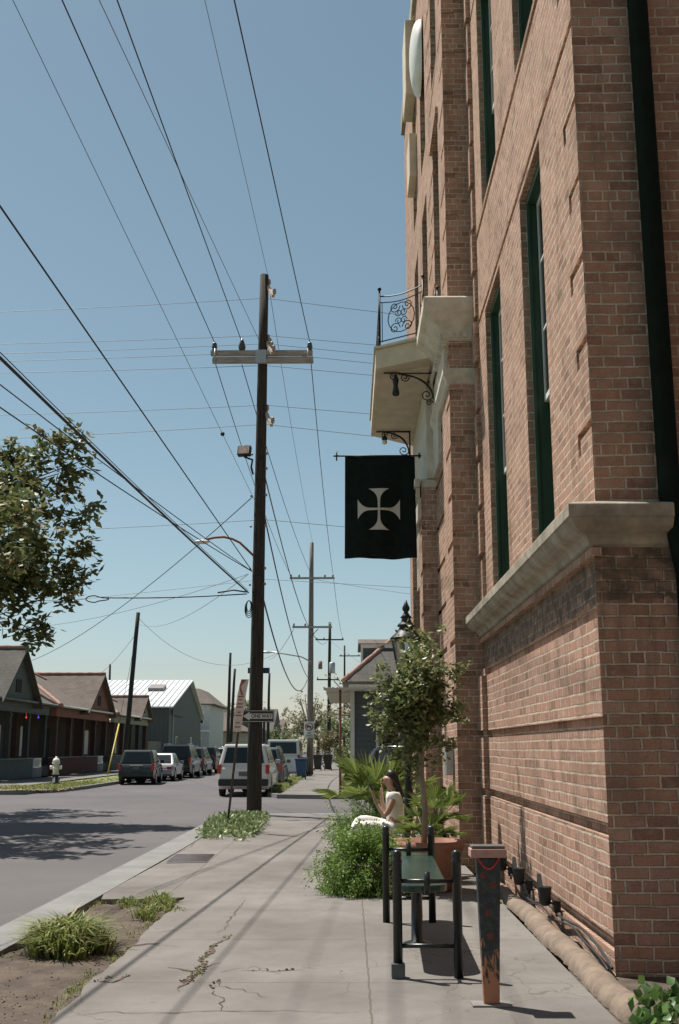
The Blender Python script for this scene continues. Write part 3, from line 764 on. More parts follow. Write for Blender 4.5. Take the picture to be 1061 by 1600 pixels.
# ------------------------------------------------------------------ banner
Yb = 18.7
bt_ = at(537,713,Yb); br_ = at(651,872,Yb)
bn = thing('banner', 'black cloth banner with a white flared cross hanging from the brick wall', 'banner', (1.3, Yb, at(537,712,Yb).z))
x0, x1, zt, zb = at(539,712,Yb).x, at(648,712,Yb).x, at(537,712,Yb).z-.02, at(600,872,Yb).z
cl = MB(); vs = []; fs = []; nx, nz = 24, 30
def bann(u, v):
    return (x0+(x1-x0)*u+.02*v*(u-.3), Yb+.055*sin(u*8+v*2.5)*(.25+v)+.025*sin(u*19+v)*v, zt+(zb-zt)*v-.015*sin(u*pi)*v+.02*(1-u)*v*0)
for j in range(nz+1):
    for i in range(nx+1): vs.append(bann(i/nx, j/nz))
for j in range(nz):
    for i in range(nx): a = j*(nx+1)+i; fs.append((a,a+1,a+nx+2,a+nx+1))
cl.add(vs, fs, True)
M_cloth = mat('black_cloth', (.010,.016,.014), .95, .25, 6, bmp=.15, bscale=120, spec=.1)
co_ = cl.build('cloth', M_cloth, bn)
so = co_.modifiers.new('s', 'SOLIDIFY'); so.thickness = .006; so.offset = 1
# the flared cross, following the cloth
arm = []
for i in range(13):
    t = i/12; arm.append((.02+.352*t, .019+.006*t+.155*max(0, (t-.22)/.78)**3.3))
def crossmesh(mb):
    cxx, czz = at(592,796,Yb).x, at(592,796,Yb).z
    for q in range(4):
        A = q*pi/2; vv = []
        for d, h in [(0,.019)]+arm:
            for s_ in (1,.75,.5,.25,0,-.25,-.5,-.75,-1):
                a_, b_ = d*cos(A)-s_*h*sin(A), d*sin(A)+s_*h*cos(A)
                X_, Z_ = cxx+a_, czz+b_
                u = (X_-x0)/(x1-x0); v_ = (Z_-zt)/(zb-zt)
                yy = bann(u, v_)[1]-.016
                vv.append((X_, yy-.0004*q, Z_))
        mb.add(vv, [(9*i+j,9*i+j+1,9*i+j+10,9*i+j+9) for i in range(len(arm)) for j in range(8)])
cm = MB(); crossmesh(cm); cm.build('cross_emblem', mat('emblem', (.50,.48,.43), .9, .08, 10), co_, fix=False)
pp = MB(); z_ = zt+.015
pp.tube([(at(521,712,Yb).x,Yb,z_),(1.29,Yb,z_)], .016, 8); xx = at(526,712,Yb).x; pp.tube([(xx,Yb,z_-.085),(xx,Yb,z_+.085)], .014, 8)
pp.lathe([(.05,0),(.05,.03)], (1.24,Yb,z_), 12, 'x')
pp.build('rod', M_iron, bn)

# hanging lamps on the two brackets
def hang(name, label, x, y, z, big):
    t = thing(name, label, 'lamp', (x, y, z))
    if big:
        MB().lathe([(.012,0),(.012,-.06),(.05,-.10),(.055,-.14),(.04,-.24),(.065,-.36),(.06,-.40),(.02,-.42)], (x,y,z), 12).build('lamp_body', M_iron, t)
    else:
        MB().lathe([(.01,0),(.012,-.07),(.06,-.12),(.062,-.15),(.05,-.17)], (x,y,z), 12).build('lamp_cap', M_iron, t)
        MB().sphere((x,y,z-.21), .055).build('globe', mat('globe', (.75,.7,.6), .2, .05, 4), t)
hang('hanging_lamp', 'dark tapering lamp hanging from the near scroll bracket under the balcony', .82, 18.05, 7.98, True)
hang('hanging_lamp', 'round bulb lamp hanging from the far scroll bracket above the banner', .74, 21.6, 7.95, False)

# ------------------------------------------------------------------ lamp post by the pier
lp = at(635,1000,15.2); lx, ly = lp.x, 15.2
L = thing('street_lamp', 'black cast iron lamp post with a glazed lantern behind the potted tree', 'street lamp', (lx, ly, 0))
MB().lathe([(.16,0),(.16,.25),(.11,.32),(.08,.5),(.055,.9),(.045,1.7),(.04,2.45),(.055,2.5),(.08,2.56),(.05,2.62)], (lx,ly,0), 14).build('post', M_iron, L)
zb0 = 2.62; zt0 = 3.06
fr = MB(); n = 6
for k in range(n):
    A = 2*pi*k/n+.3
    fr.tube([(lx+.13*cos(A),ly+.13*sin(A),zb0),(lx+.215*cos(A),ly+.215*sin(A),zt0)], .011, 5)
fr.lathe([(.14,zb0-.02),(.145,zb0+.02)], (lx,ly,0), 12); fr.lathe([(.225,zt0-.012),(.225,zt0+.012)], (lx,ly,0), 12); fr.build('lantern_frame', M_iron, L)
g = MB(); g.lathe([(.128,zb0+.02),(.208,zt0-.012)], (lx,ly,0), 12, smooth=False)
gm, gnt, gb = nodes('lantern_glass'); gb.inputs['Base Color'].default_value = (.55,.58,.56,1); gb.inputs['Roughness'].default_value = .15; gb.inputs['Transmission Weight'].default_value = .75; gb.inputs['IOR'].default_value = 1.1
g.build('lantern_glass', gm, L)
MB().lathe([(.235,zt0+.013),(.225,zt0+.03),(.15,zt0+.10),(.105,zt0+.16),(.095,zt0+.18),(.13,zt0+.19),(.12,zt0+.215),(.075,zt0+.25),(.06,zt0+.30),(.085,zt0+.31),(.05,zt0+.35),(.028,zt0+.39),(.05,zt0+.42),(.055,zt0+.45),(.03,zt0+.50),(.01,zt0+.56)], (lx,ly,0), 16).build('lantern_roof', M_iron, L)

# ------------------------------------------------------------------ foliage tools
def leafquad(mb, p, d, up, L, W):
    d = d.normalized(); s_ = d.cross(up)
    if s_.length < 1e-3: s_ = d.cross(Vector((1,.2,.1)))
    s_.normalize(); n_ = s_.cross(d)
    a = p; b = p+d*L*.5+s_*W*.5-n_*W*.12; c_ = p+d*L; e_ = p+d*L*.5-s_*W*.5-n_*W*.12
    i = len(mb.v); mb.v += [tuple(a), tuple(b), tuple(c_), tuple(e_)]
    mb.f += [(i,i+1,i+2),(i,i+2,i+3)]; mb.sm += [True, True]
def rv():
    while True:
        v = Vector((random.uniform(-1,1), random.uniform(-1,1), random.uniform(-1,1)))
        if .05 < v.length < 1: return v.normalized()
def crown(mb, twigs, n_per, spread, L, W, droop=0.1):
    for p in twigs:
        for _ in range(n_per):
            d = rv(); q = p+rv()*spread*random.random()**.6
            d.z = d.z*.6-droop; leafquad(mb, q, d, (rv()+Vector((0,0,1.2))).normalized(), L*random.uniform(.7,1.25), W*random.uniform(.7,1.2))
def clump_points(c, r, nclump, n_in, cr, hollow=.45, rng=None):
    pts = []
    cs = []
    for _ in range(nclump):
        v = rv(); k = random.uniform(hollow, 1.0)
        cs.append(Vector((c[0]+v.x*r[0]*k, c[1]+v.y*r[1]*k, c[2]+v.z*r[2]*k)))
    for q in cs:
        s_ = random.uniform(.6,1.3)
        for _ in range(int(n_in*s_)): pts.append(q+rv()*cr*s_*random.random()**.5)
    return pts, cs
def branches(mb, root, cs, r0, r1, n=6):
    root = Vector(root)
    for q in cs:
        m_ = root.lerp(q, .5)+Vector((random.uniform(-.1,.1), random.uniform(-.1,.1), .12))*(q-root).length*.5
        mb.tube([root, m_, q], [r0, (r0+r1)*.4, r1], n)
LM_dark = leaf_mat('leaf_dark', (.075,.10,.035), (.20,.22,.08), .35, .48, (.30,.24,.11))
LM_pot = leaf_mat('leaf_pot', (.10,.13,.045), (.28,.31,.13), .35, .38)
LM_fern = leaf_mat('leaf_fern', (.10,.18,.03), (.24,.36,.08), .45, .5)
LM_palm = leaf_mat('leaf_palm', (.11,.17,.04), (.27,.32,.09), .4, .35)
LM_far = leaf_mat('leaf_far', (.09,.13,.04), (.17,.20,.08), .35, .6)
LM_brown = leaf_mat('leaf_sparse', (.16,.15,.08), (.24,.21,.12), .3, .7)
LM_grass = leaf_mat('leaf_grass', (.12,.16,.035), (.30,.33,.10), .35, .45, (.42,.36,.18))

# large tree across the road, crown entering from the left
random.seed(11)
T = thing('broadleaf_tree', 'large glossy leaved tree whose crown hangs in from the left over the road', 'tree', (-13.0,26.5,-.02))
tr = MB(); tr.tube([(-13,26.5,-.05),(-12.95,26.6,1.2),(-13.1,26.4,2.6),(-12.9,26.5,4.2)], [.36,.28,.25,.2], 12)
crn = [(Vector((-12.6,26.6,7.6)),(3.8,3.6,2.7)),(Vector((-9.6,26.2,7.6)),(2.2,2.0,2.0)),(Vector((-9.0,26.6,5.9)),(1.9,1.6,1.0)),(Vector((-8.3,21.8,6.2)),(2.2,2.8,1.3)),(Vector((-11.5,31.5,8.0)),(2.6,3.2,2.2))]
lm = MB(); allc = []
for c_, r_ in crn:
    nn = 62 if r_[0] > 3 else 44
    pts, cs = clump_points(c_, r_, nn, 6, .42, .25)
    crown(lm, pts, 12, .3, .26, .13, .15); allc += cs
for px, py, Y in ((28,700,26.8),(75,690,27),(118,690,27.2),(132,720,27.1),(95,740,26.9),(118,765,27),(136,800,26.9),(105,820,26.7),(70,860,26.8),(110,870,27),(140,860,27.1),(128,890,27),(100,905,26.8),(112,925,26.9),(60,920,26.6),(30,940,26.7),(55,975,26.8),(60,990,26.9),(15,965,26.7),(20,860,26.5),(40,780,26.5),(10,720,26.6),(60,760,26.4),(25,810,26.3),(75,800,26.4),(8,900,26.4),(45,890,26.4),(5,780,26),(50,840,26.2),(85,700,26.6),(60,720,26.2),(20,750,26.2)):
    q = at(px*.97, py, Y); allc.append(q)
    crown(lm, [q+rv()*.42*random.random()**.5 for _ in range(8)], 11, .24, .25, .125, .15)
random.shuffle(allc)
for i in range(0, 5):
    hub = Vector((-12.4+random.uniform(-.8,.8), 26.5+random.uniform(-1,1), 5.6+random.uniform(0,1.5))) if i < 3 else Vector((-10.5,26.4,5.2+i*.35))
    tr.tube([(-12.9,26.5,4.0),tuple((Vector((-12.9,26.5,4.0))+hub)/2+Vector((0,0,.25))),hub], [.17,.12,.09], 8)
    branches(tr, hub, allc[i::5][:26], .045, .012, 5)
tr.build('trunk', mat('bark', (.11,.085,.065), .95, .3, 6, bmp=.8, bscale=12), T)
lm.build('crown', LM_dark, T, fix=False, uv=False)

# potted tree on the pavement
random.seed(3)
px_, py_ = .86, 13.1
T = thing('potted_tree', 'small round headed tree in a terracotta pot against the brick pier', 'tree', (px_, py_, 0))
MB().lathe([(.27,0),(.32,.12),(.38,.42),(.41,.48),(.41,.55),(.37,.55),(.35,.49),(.1,.48)], (px_+.06,py_,0), 22).build('pot', M_terra, T)
tr = MB(); tr.tube([(px_,py_,.45),(px_+.02,py_,.9),(px_-.015,py_,1.3),(px_,py_,1.6),(px_+.01,py_,2.0)], [.038,.034,.032,.03,.02], 8)
lm = MB(); pts, cs = clump_points((px_-.06,py_,2.10), (.55,.50,.82), 180, 6, .13, .12)
branches(tr, (px_,py_,1.55), cs[:26], .014, .004, 5); tr.build('trunk', mat('bark_grey', (.26,.21,.16), .9, .25, 8, bmp=.5), T)
crown(lm, pts, 7, .07, .085, .046, .05)
for px, py in ((690,985),(668,1000),(655,992),(722,1035),(588,1060),(582,1092),(715,1110),(600,1150),(700,1160),(625,1000),(640,985),(712,1060),(590,1120)):
    q = at(px, py, 13.1); crown(lm, [q+rv()*.06 for _ in range(4)], 5, .06, .075, .036, .05)
lm.build('crown', LM_pot, T, fix=False, uv=False)

# feathery shrub spilling over its planter
random.seed(5)
cx, cy = .08, 12.9
T = thing('feathery_shrub', 'bright green feathery shrub spilling over a dark planter in the sun', 'shrub', (cx+.12, cy, 0))
MB().lathe([(.25,0),(.30,.1),(.34,.30),(.34,.34),(.30,.33),(.28,.28)], (cx+.14,cy,0), 20).build('planter', mat('planter_dark', (.07,.045,.035), .8, .3, 6), T)
lm = MB(); st = MB()
def feather(o, d, Ln, lm, st, n=46):
    p = Vector(o); d = d.normalized(); pts = [p.copy()]
    for i in range(9):
        d = (d+Vector((random.uniform(-.12,.12), random.uniform(-.12,.12), -.16))).normalized(); p = p+d*Ln/9; pts.append(p.copy())
    st.tube(pts, .003, 3)
    for _ in range(n):
        k = random.randint(2, 9); q = pts[k]+rv()*.05
        leafquad(lm, q, rv()+d*.5, rv(), random.uniform(.03,.065), .017)
for i in range(520):
    a = random.uniform(0, 2*pi); el = random.uniform(.05, 1.5)
    d = Vector((cos(a)*cos(el), sin(a)*cos(el), sin(el)*(.62 if cos(a) > -.3 else .9)))
    feather((cx+.13+random.uniform(-.15,.15), cy+random.uniform(-.13,.13), .22), d, random.uniform(.36,.62), lm, st, 60)
st.build('stems', mat('stem_green', (.10,.15,.05), .8), T); lm.build('foliage', LM_fern, T, fix=False, uv=False)
# second trailing shrub behind it
T = thing('trailing_shrub', 'loose light green shrub behind the feathery one, at the seated woman\'s feet', 'shrub', (.0, 16.6, 0))
MB().lathe([(.2,0),(.26,.3),(.28,.34),(.24,.33)], (.22,16.6,0), 16).build('planter', M_terra, T)
lm = MB(); st = MB()
for i in range(190):
    a = random.uniform(0, 2*pi); el = random.uniform(.0, 1.5); d = Vector((cos(a)*cos(el), sin(a)*cos(el), sin(el)*1.1))
    feather((.22+random.uniform(-.15,.15), 16.6+random.uniform(-.2,.2), .32), d, random.uniform(.4,.72), lm, st, 34)
st.build('stems', mat('stem_green', (.10,.15,.05)), T); lm.build('foliage', LM_fern, T, fix=False, uv=False)

# fan palms
def fan_palm(loc, s, n, label, seed, zc=.5, pot=True, pale=False):
    random.seed(seed); x, y = loc
    T = thing('fan_palm', label, 'palm', (x, y, 0), 0, 'fan palms in pots along the pavement')
    MB().lathe([(.18,0),(.22,.1),(.25,.32),(.26,.36),(.22,.36),(.2,.3)], (x,y,0), 18).build('pot', M_terra, T)
    stm = MB(); fr = MB()
    stm.tube([(x,y,.25),(x,y,zc*.7)], [.06,.05], 8)
    for i in range(n):
        a = 2*pi*i/n*2.4+random.uniform(-.3,.3); el = random.uniform(.15, 1.25)
        d = Vector((cos(a)*cos(el), sin(a)*cos(el), sin(el)))
        o = Vector((x,y,zc*.65)); e_ = o+d*s*random.uniform(.45,.75)
        stm.tube([o, (o+e_)/2+Vector((0,0,.03)), e_], .006, 4)
        side = d.cross(Vector((0,0,1))).normalized(); upv = side.cross(d).normalized()
        nb = 17
        for j in range(nb):
            t = (j/(nb-1)-.5)*2*1.45; bd = d*cos(t)+side*sin(t)
            Lb = s*random.uniform(.42,.52)*(1-.25*abs(t)/1.45)
            tip = e_+bd*Lb+Vector((0,0,-.12*s*random.random())); mid = e_+bd*Lb*.5
            wv = (bd.cross(upv)).normalized()*.014*s*1.3
            k = len(fr.v)
            fr.v += [tuple(e_), tuple(mid+wv+upv*.006), tuple(tip), tuple(mid-wv+upv*.006)]
            fr.f += [(k,k+1,k+2),(k,k+2,k+3)]; fr.sm += [False, False]
    stm.build('stem', mat('stem_green', (.10,.15,.05)), T); fr.build('fronds', LM_palm, T, fix=False, uv=False)
fan_palm((.42,16.9), .98, 26, 'tall fan palm rising behind the seated woman', 21, .95)
fan_palm((.93,14.0), .50, 18, 'low fan palm with stiff pale spikes beside the seated woman\'s chair', 22, .75)
fan_palm((1.12,14.4), .55, 14, 'fan palm pressed against the brick pier under the potted tree', 23, .95)

# grasses
def tuft(mb, c, n, h, spread, w=.012):
    for _ in range(n):
        a = random.uniform(0, 2*pi); r_ = spread*random.random()**.7
        b = Vector((c[0]+cos(a)*r_, c[1]+sin(a)*r_, c[2])); lean = Vector((cos(a), sin(a), 0))*random.uniform(.2,1.25)*h+Vector((random.uniform(-.3,.3), random.uniform(-.3,.3), 0))*h
        hh = h*random.uniform(.45,1); p1 = b+lean*.35+Vector((0,0,hh*.75)); p2 = b+lean*1.0+Vector((0,0,hh*random.uniform(.6,1.0)))
        s_ = Vector((-sin(a), cos(a), 0))*w*random.uniform(.6,1.2); k = len(mb.v)
        mb.v += [tuple(b-s_), tuple(b+s_), tuple(p1+s_*.8), tuple(p1-s_*.8), tuple(p2)]
        mb.f += [(k,k+1,k+2,k+3),(k+3,k+2,k+4)]; mb.sm += [False, False]
random.seed(31)
c0 = onz(106,1484, -.03)
mb = MB()
for _ in range(46):
    u, v_ = random.gauss(0,.155), random.gauss(0,.22); k_ = max(.25, 1-(u*u/.10+v_*v_/.26)); tuft(mb, (c0.x+max(-.3,min(.3,u)), c0.y+max(-.48,min(.5,v_)), -.04), 40, .12+.22*k_, .10, .010)
tag(mb.build('grass_clump', LM_grass, fix=False, uv=False), 'largest tuft of long yellow green grass in the bare earth strip by the kerb', 'grass clump', 'grass clumps in the planting pit')
mb = MB(); c1 = onz(260,1424,-.03)
for _ in range(12): tuft(mb, (c1.x+random.uniform(-.2,.14), c1.y+random.uniform(-.45,.45), -.04), 36, random.uniform(.10,.22), .09, .009)
tag(mb.build('grass_clump', LM_grass, fix=False, uv=False), 'green weed tuft at the pavement edge of the earth strip', 'grass clump', 'grass clumps in the planting pit')
mb = MB(); c1 = onz(222,1412,-.03)
for _ in range(7): tuft(mb, (c1.x+random.uniform(-.16,.16), c1.y+random.uniform(-.3,.3), -.04), 30, random.uniform(.07,.14), .08, .008)
tag(mb.build('grass_clump', LM_grass, fix=False, uv=False), 'small low weed tuft at the far end of the earth strip', 'grass clump', 'grass clumps in the planting pit')
mb = MB()
for _ in range(90):
    k = random.randint(0, len(pit)-2); t = random.random(); p = Vector(pit[k]).lerp(Vector(pit[k+1]), t)
    tuft(mb, (p.x-random.uniform(0,.12), p.y+random.uniform(-.08,.08), -.04), random.randint(3,10), random.uniform(.02,.07), .05, .005)
for _ in range(60):
    y = random.uniform(7.5,12.9); tuft(mb, (-2.72+.0*y+random.uniform(-.02,.1), y, -.04), random.randint(2,8), random.uniform(.02,.06), .05, .005)
for _ in range(40):
    P = [(360,1462),(335,1478),(318,1498),(312,1520),(292,1532)]; k = random.randint(0,3); p = onz(*P[k]).lerp(onz(*P[k+1]), random.random())
    tuft(mb, (p.x, p.y, 0), random.randint(2,6), random.uniform(.01,.035), .03, .004)
o = mb.build('weeds', LM_grass, fix=False, uv=False); tag(o, 'thin weeds along the ragged pavement edges and cracks', 'weeds', kind='stuff')
# ground cover by the pole
random.seed(33)
mb = MB()
P0 = [onz(*p).xy for p in ((314,1310),(372,1314),(402,1300),(412,1286),(405,1278),(368,1280),(340,1290))]
cc = sum((Vector(p) for p in P0), Vector((0,0)))/len(P0)
for _ in range(330):
    k = random.randrange(len(P0)); t = random.random(); e_ = Vector(P0[k]).lerp(Vector(P0[(k+1) % len(P0)]), t); p = cc.lerp(e_, random.random()**.5)
    h = .10+.10*(1-(p-cc).length/2.5)
    for _ in range(14):
        q = Vector((p.x, p.y, 0))+Vector((random.uniform(-.14,.14), random.uniform(-.14,.14), random.uniform(.0,1)*h*1.3)); leafquad(mb, q, rv()+Vector((0,0,.6)), rv(), .10, .045)
gm_ = leaf_mat('leaf_cover', (.10,.16,.05), (.30,.36,.17), .3, .45, (.45,.48,.30))
tag(mb.build('ground_cover_plant', gm_, fix=False, uv=False), 'low mat of pale green leaves round the leaning sign post by the kerb', 'plant')
mb = MB(); random.seed(34)
for _ in range(160):
    q = onz(random.uniform(985,1090), random.uniform(1575,1640), 0); q.z = random.uniform(.0,.17)
    leafquad(mb, q, rv()+Vector((0,0,.3)), rv()+Vector((0,0,1)), .085, .07)
for px, py in ((1040,1548),(1052,1555),(1032,1555),(1000,1580),(1058,1562)):
    q = at(px, py, 7.3); leafquad(mb, q, rv()+Vector((0,-.5,.2)), rv()+Vector((0,0,1)), .11, .10)
    leafquad(mb, q+Vector((.03,0,-.03)), rv()+Vector((0,-.5,.2)), rv()+Vector((0,0,1)), .10, .09); mb.tube([q, q+Vector((.02,.02,-.25))], .003, 4)
tag(mb.build('ivy_plant', leaf_mat('leaf_ivy', (.05,.11,.03), (.13,.22,.06), .3, .3), fix=False, uv=False), 'leafy green plant at the shaded foot of the brick corner', 'plant')
mb = MB(); random.seed(35)
for _ in range(1500):
    x = random.uniform(-14.5,-11.3); y = random.uniform(43.5,53) if random.random() < .8 else random.uniform(53,75)
    if x < -13.6 and y > 48: continue
    tuft(mb, (x, y, -.02), 5, random.uniform(.04,.12), .2, .02)
for _ in range(700):
    x = random.uniform(-3.0,-2.5); tuft(mb, (x, random.uniform(40.5,62), 0), 5, random.uniform(.08,.28), .15, .02)
for _ in range(300): tuft(mb, (random.uniform(-.25,.1), random.uniform(42,60), -.02), 5, random.uniform(.08,.3), .15, .02)
tag(mb.build('grass', LM_grass, fix=False, uv=False), 'rough grass growing on the verges beyond the side street', 'grass', kind='stuff')
mb = MB()
for _ in range(520):
    t = random.random(); x = -14.2+3.1*t; y = 42.9+.35*t+random.gauss(0,.22)+(.0 if t < .8 else (t-.8)*18*random.random())
    leafquad(mb, Vector((x,y,.0)), rv()*Vector((1,1,.2)), Vector((0,0,1)), .12, .07)
tag(mb.build('fallen_leaves', leaf_mat('leaf_dead', (.20,.13,.07), (.32,.22,.12), .1, .8), fix=False, uv=False), 'brown fallen leaves lying along the kerb near the hydrant', 'leaves', kind='stuff')

# ------------------------------------------------------------------ bench of black posts with a glossy board
rx0, rx1, ry0, ry1 = .345, .775, 8.25, 10.75
B = thing('bench', 'long black bench with rounded posts and a glossy dark green board on the pavement', 'bench', (.56, 9.5, 0))
for y, b in ((ry0, 0), (ry1, 1)):
    for x in (rx0, rx1):
        MB().lathe([(.034,0),(.034,.78),(.038,.782),(.038,.80),(.030,.815),(.036,.835),(.032,.86),(.013,.872)], (x,y,0), 14).build('post', M_black, B)
    MB().tube([(rx0,y,.655),(rx1,y,.655)], .016, 8).build('crossbar', M_black, B); MB().tube([(rx0,y,.215),(rx1,y,.215)], .016, 8).build('crossbar', M_black, B); MB().tube([(.56,y,.57),(.56,y,.72)], .024, 10).build('stub', M_black, B)
MB().box(rx0-.048, rx0+.048, ry0-.048, ry0+.048, 0.001, .10).build('foot_block', mat('foot_block', (.10,.11,.11), .8, .2, 8), B, bevel=.006)
# board: rounded front, gently dished
n = 12; outl = []
for i in range(n+1): A = pi+pi*i/n; outl.append((.535+.20*cos(A), 8.62+.16*sin(A)))
for i in range(n+1): A = pi*i/n; outl.append((.60+.19*cos(A), 10.9+.16*sin(A)))
MB().prism(outl, 'z', .545, .60).build('board', M_board, B, bevel=.012)
m_ = MB(); m_.lathe([(.12,0),(.12,.02),(.05,.04),(.045,.50),(.13,.543)], (.56,9.55,0), 14); m_.build('pedestal', M_black, B)
m_ = MB(); m_.tube([(.56,ry0,.57),(.56,ry1,.515)], .014, 6); m_.build('stretcher', M_black, B)

# ------------------------------------------------------------------ painted bollard post
bx, by = .90, 7.42
P = thing('painted_post', 'tapering black post painted with flames and roses standing at the front of the pavement', 'post', (bx, by, 0))
def tap(z): return .050+.030*(z/.93)**1.1
vs = []; zs_ = [.012,.2,.45,.7,.90]
for z in zs_:
    h = tap(z); vs += [(bx-h,by-h*.62,z),(bx+h,by-h*.62,z),(bx+h,by+h*.62,z),(bx-h,by+h*.62,z)]
fs = []
for i in range(4):
    for k in range(4): a = i*4+k; b = i*4+(k+1) % 4; fs.append((a,b,b+4,a+4))
fs += [(3,2,1,0),(16,17,18,19)]
m, nt2, b = nodes('flame_paint'); co2 = coord(nt2, 'Object'); sp = nt2.nodes.new('ShaderNodeSeparateXYZ'); nt2.links.new(co2, sp.inputs[0])
nz_ = noise(nt2, 9, 4, .6, coord(nt2, 'Object', scale=(2.6,2.6,.8)), 1.2)
zz = math_(nt2, 'SUBTRACT', sp.outputs[2], math_(nt2, 'MULTIPLY', math_(nt2, 'SUBTRACT', nz_, .5), 1.05))
fl = ramp(nt2, zz, .235, .27, (1,1,1), (0,0,0)); fl2 = ramp(nt2, zz, .20, .36, (.36,.16,.085), (.24,.04,.02))
sm = ramp(nt2, noise(nt2, 22, 5, .7, co2), .45, .62)
c = mix(nt2, (.012,.018,.022), (.03,.05,.055), sm); c = mix(nt2, c, fl2, fl)
nt2.links.new(c, b.inputs['Base Color']); b.inputs['Roughness'].default_value = .45
MB().add(vs, fs).build('shaft', m, P, bevel=.008)
MB().box(bx-.116, bx+.116, by-.08, by+.08, .902, .955).build('cap', mat('cap_wood', (.42,.25,.21), .8, .25, 8, bmp=.4), P, bevel=.005)
MB().box(bx-.107, bx+.107, by-.07, by+.075, .956, .975).build('cap_plate', mat('cap_dark', (.09,.085,.08), .6, .3, 12), P, bevel=.004)
m_ = MB()
for i in range(19):
    t = i/18; u = (t-.5)*2; z = .895-.062*(1-u*u); m_.sphere((bx+u*.066, by-tap(z)*.62-.007, z), .0075, 7, 5)
m_.build('bead_string', mat('bead_red', (.45,.03,.03), .35), P)
for dx, z in ((-.035,.79),(.025,.73),(-.012,.56),(.0,.42)):
    m_ = MB(); y_ = by-tap(z)*.62-.002
    for k in range(7):
        A = 2*pi*k/7
        m_.add([(bx+dx,y_-.004,z),(bx+dx+.020*cos(A-.3),y_,z+.020*sin(A-.3)),(bx+dx+.026*cos(A),y_-.002,z+.026*sin(A)),(bx+dx+.020*cos(A+.3),y_,z+.020*sin(A+.3))], [(0,1,2,3)])
    m_.sphere((bx+dx,y_-.003,z), .009, 7, 5)
    m_.build('rose', mat('rose_red', (.16,.04,.025), .5, .4, 60), P)
MB().box(bx-.125, bx+.125, by-.07, by+.07, 0.001, .012).build('base_plate', mat('plate_grey', (.20,.19,.18), .6, .2, 8), P)

# ------------------------------------------------------------------ seated woman and chair
def skin_mesh(name, chains, mat_, parent, root=None, sub=1):
    vs = []; es = []; rs = []; idx = {}
    for ch in chains:
        prev = None
        for p, r_ in ch:
            key = tuple(round(c, 4) for c in p)
            if key not in idx: idx[key] = len(vs); vs.append(key); rs.append(r_ if isinstance(r_, tuple) else (r_, r_))
            i = idx[key]
            if prev is not None and prev != i: es.append((prev, i))
            prev = i
    me = bpy.data.meshes.new(name); me.from_pydata(vs, es, [])
    ob = bpy.data.objects.new(name, me); COL.objects.link(ob)
    md = ob.modifiers.new('skin', 'SKIN'); md.use_smooth_shade = True
    for i, r_ in enumerate(rs): me.skin_vertices[0].data[i].radius = r_
    me.skin_vertices[0].data[0].use_root = True
    sd = ob.modifiers.new('sub', 'SUBSURF'); sd.levels = sub; sd.render_levels = sub
    dg = bpy.context.evaluated_depsgraph_get(); dg.update()
    m2 = bpy.data.meshes.new_from_object(ob.evaluated_get(dg)); bpy.data.objects.remove(ob)
    m2.transform(Matrix.Translation(-parent_loc(parent)))
    for p in m2.polygons: p.use_smooth = True
    m2.materials.clear(); m2.materials.append(mat_)
    o = bpy.data.objects.new(name, m2); COL.objects.link(o); o.parent = parent; return o
wx, wy = .56, 14.75
W_ = thing('person', 'seated woman in a white sleeveless top and white trousers looking at her phone', 'person', (wx, wy, 0))
M_skin = mat('skin', (.42,.25,.17), .5, .06, 10); M_hair = mat('hair', (.015,.011,.010), .45, .4, 30, stretch=(3,3,.4)); M_wtop = mat('white_cotton', (.74,.71,.66), .9, .06, 8); M_wpant = mat('white_trousers', (.70,.67,.61), .9, .08, 8)
def p_(dx, dy, z): return (wx+dx, wy+dy, z)
pel = p_(.03,0,.56); ch = p_(.02,0,.93); nk = p_(-.0,0,1.055); hd = p_(-.035,0,1.13)
body = [
 [(pel,.115),(p_(.045,0,.68),.10),(p_(.04,0,.80),.105),(ch,.11),(p_(.01,0,1.0),.07),(nk,.045),(hd,.055),(p_(-.05,0,1.18),.088),(p_(-.04,0,1.235),.08)],
 [(ch,.11),(p_(.02,-.15,.97),.05),(p_(-.05,-.19,.80),.042),(p_(-.10,-.17,.73),.036),(p_(-.20,-.11,.87),.028),(p_(-.245,-.07,.98),.022),(p_(-.25,-.06,1.02),.028)],
 [(ch,.11),(p_(.02,.15,.97),.05),(p_(-.02,.18,.78),.042),(p_(-.08,.14,.74),.036),(p_(-.13,.08,.90),.028),(p_(-.14,.03,1.02),.022),(p_(-.135,.01,1.06),.026)],
 [(pel,.115),(p_(-.02,-.10,.55),.075),(p_(-.42,-.10,.59),.045),(p_(-.50,-.09,.57),.042),(p_(-.44,-.10,.32),.035),(p_(-.42,-.10,.10),.034),(p_(-.44,-.10,.05),.032),(p_(-.58,-.11,.03),.024)],
 [(pel,.115),(p_(-.02,.10,.55),.075),(p_(-.36,.09,.655),.045),(p_(-.44,.07,.655),.042),(p_(-.52,.02,.42),.035),(p_(-.56,.0,.22),.034),(p_(-.60,.0,.18),.030),(p_(-.70,-.01,.22),.022)],
]
for (c_, d) in ((Vector(p_(-.25,-.06,1.02)), Vector((-.4,.3,1))), (Vector(p_(-.135,.01,1.06)), Vector((.25,-.2,1)))):
    for k in range(5):
        off = Vector((0, (k-2)*.017, 0)); L0 = (.045,.06,.064,.058,.045)[k] if k else .04
        o_ = c_+off*1.1
        q1 = o_+d.normalized()*L0*.55; q2 = q1+(d.normalized()+Vector((-.5,.2,-.2))).normalized()*L0*.5
        body.append([(tuple(c_),.028),(tuple(o_+d.normalized()*.018),.011),(tuple(q1),.0085),(tuple(q2),.0075)])
skin_mesh('body', body, M_skin, W_)
